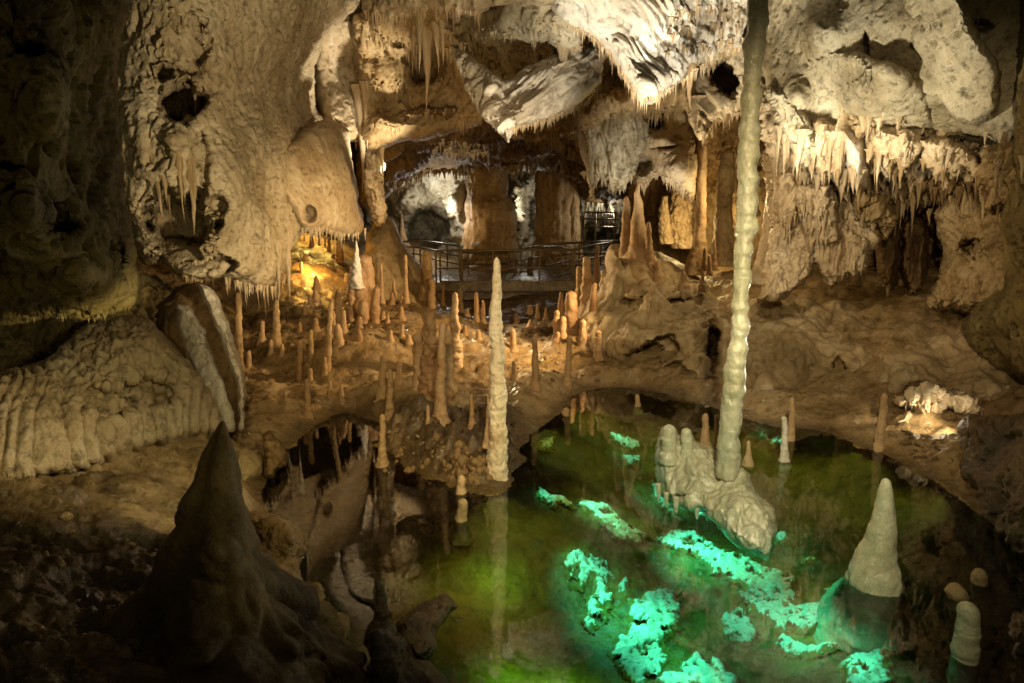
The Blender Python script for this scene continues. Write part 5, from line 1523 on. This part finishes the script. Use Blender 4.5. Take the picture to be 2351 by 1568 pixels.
# back chambers
point(P(1000, 482, 24.4), 120, (1, .96, .86), .2)
point(P(1215, 470, 26.6), 70, (1, .96, .82), .2)
point(P(1400, 500, 24.2), 50, (1, .93, .75), .2)
point(P(1590, 520, 17.5), 110, (1, .70, .28), .2)
point(P(1690, 470, 13.6), 80, (1, .74, .36), .1)
spot(P(940, 500, 22.6), P(1110, 520, 24), 170, (1, .72, .36), 50)
spot(P(1400, 440, 23.4), P(1290, 460, 25), 110, (1, .72, .36), 50)
spot((.4, 8, 4.8), P(1150, 650, 19.4), 260, (1, .78, .45), 15)  # unseen fill added over the pond to lift the bridge
# waxy column, broad front light and a glancing one from behind right
spot((1.5, .9, 4.2), P(1680, 1020, 6.2), 230, (1, .95, .74), 26)
spot(P(2010, 800, 9.2), P(1690, 760, 6.3), 320, (1, .95, .72), 38, r=.05)
# central stalagmite, side light
spot(P(1640, 700, 9.6), P(1142, 850, 7.25), 420, (1, .82, .55), 30)
# pond bed: unseen fill spots added above and ahead of the camera
spot((.6, .3, 5.2), (1.3, 7.8, -.4), 1700, (1, .9, .56), 54, blend=.9)
spot((1.6, 3.5, 4.6), (-1.3, 6.4, -.4), 700, (1, .84, .36), 42, blend=.9)
# lit hollow on the right shore
point(P(2150, 950, 8.55), 5, (1, .86, .6), .04)
spot(P(2095, 945, 9.1), P(2022, 970, 8.2), 60, (1, .74, .36), 60)
spot(P(2222, 975, 8.2), P(2075, 975, 8.9), 55, (1, .80, .5), 75, r=.04)
spot(P(2230, 985, 8.0), P(2150, 925, 8.9), 18, (1, .86, .6), 80, r=.04)
# near left: dim olive
spot((-.6, 1.2, 1.9), (-3.6, 4.4, 3.2), 50, (1, .82, .32), 80)  # unseen fill added beside the camera for the near wall
spot((-2.3, 4.9, 2.1), (-4.2, 6.8, .7), 95, (1, .84, .42), 120)
spot((.6, 3.2, 1.5), (-1.40, 3.75, 1.5), 34, (1, .80, .34), 52)
# under-water lamps, throwing their light down on the pale patches
TQ = (.08, 1.0, .80)
for c_, e_, z_, k_ in patch_c:
    dim = {1: .5, 13: .3, 4: .7, 5: .7, 15: .5, 16: .5, 19: .7, 21: .25, 20: .6, 0: .7}.get(k_, 1.0)
    q = np.array([c_[0] - .22 * e_[0] - .06, c_[1] + .1 * e_[1], -.03])
    w_ = (e_[0] * e_[1] + .04) * (abs(z_) + .15) / .7
    o = area(q, 7.5 * dim * w_, TQ, max(.1, e_[0] * .8), max(.1, e_[1] * .7))
    aim(o, (c_[0], c_[1], z_))
for (x, y, w) in ((1330, 1500, 6), (1220, 1440, 3), (1150, 1250, 1)):
    area(G(x, y, -.045), w, (.22, 1, .08), .6, .5)

# broad olive fill lights added under the surface to lift the pond bed
for (x, y, w, s_) in ((1420, 950, 9, 1.6), (1640, 1000, 8, 1.6), (1880, 1060, 8, 1.5), (1330, 1010, 8, 1.4), (1200, 1180, 5, 1.1), (1400, 1110, 7, 1.3), (1060, 1260, 4, 1.0), (1900, 1200, 5, 1.2), (2050, 1130, 4, 1.0)):
    o = area(G(x, y, -.03), w * .26, (.74, 1, .24), s_, s_ * .8)
    o.data.spread = math.radians(150)

# pale tower and its spire
spot(P(930, 560, 13.2), P(828, 600, 14.3), 60, (1, .84, .6), 50)

w = bpy.data.worlds.new('World')
scene.world = w
w.use_nodes = True
w.node_tree.nodes['Background'].inputs[0].default_value = (1, .80, .38, 1)
w.node_tree.nodes['Background'].inputs[1].default_value = .05

cam = bpy.data.cameras.new('camera')
cam.sensor_width = 36
cam.lens = 36 * F / 2351
cam.clip_end = 300
co = bpy.data.objects.new('camera', cam)
COL.objects.link(co)
co.location = (0, 0, CAMZ)
co.rotation_euler = (math.radians(90) - PITCH, 0, 0)
scene.camera = co
scene.view_settings.view_transform = 'Standard'
scene.view_settings.look = 'None'
scene.cycles.use_denoising = True
scene.cycles.max_bounces = 6
scene.cycles.transparent_max_bounces = 8
scene.cycles.caustics_reflective = False
scene.cycles.caustics_refractive = False
scene.cycles.sample_clamp_indirect = 3
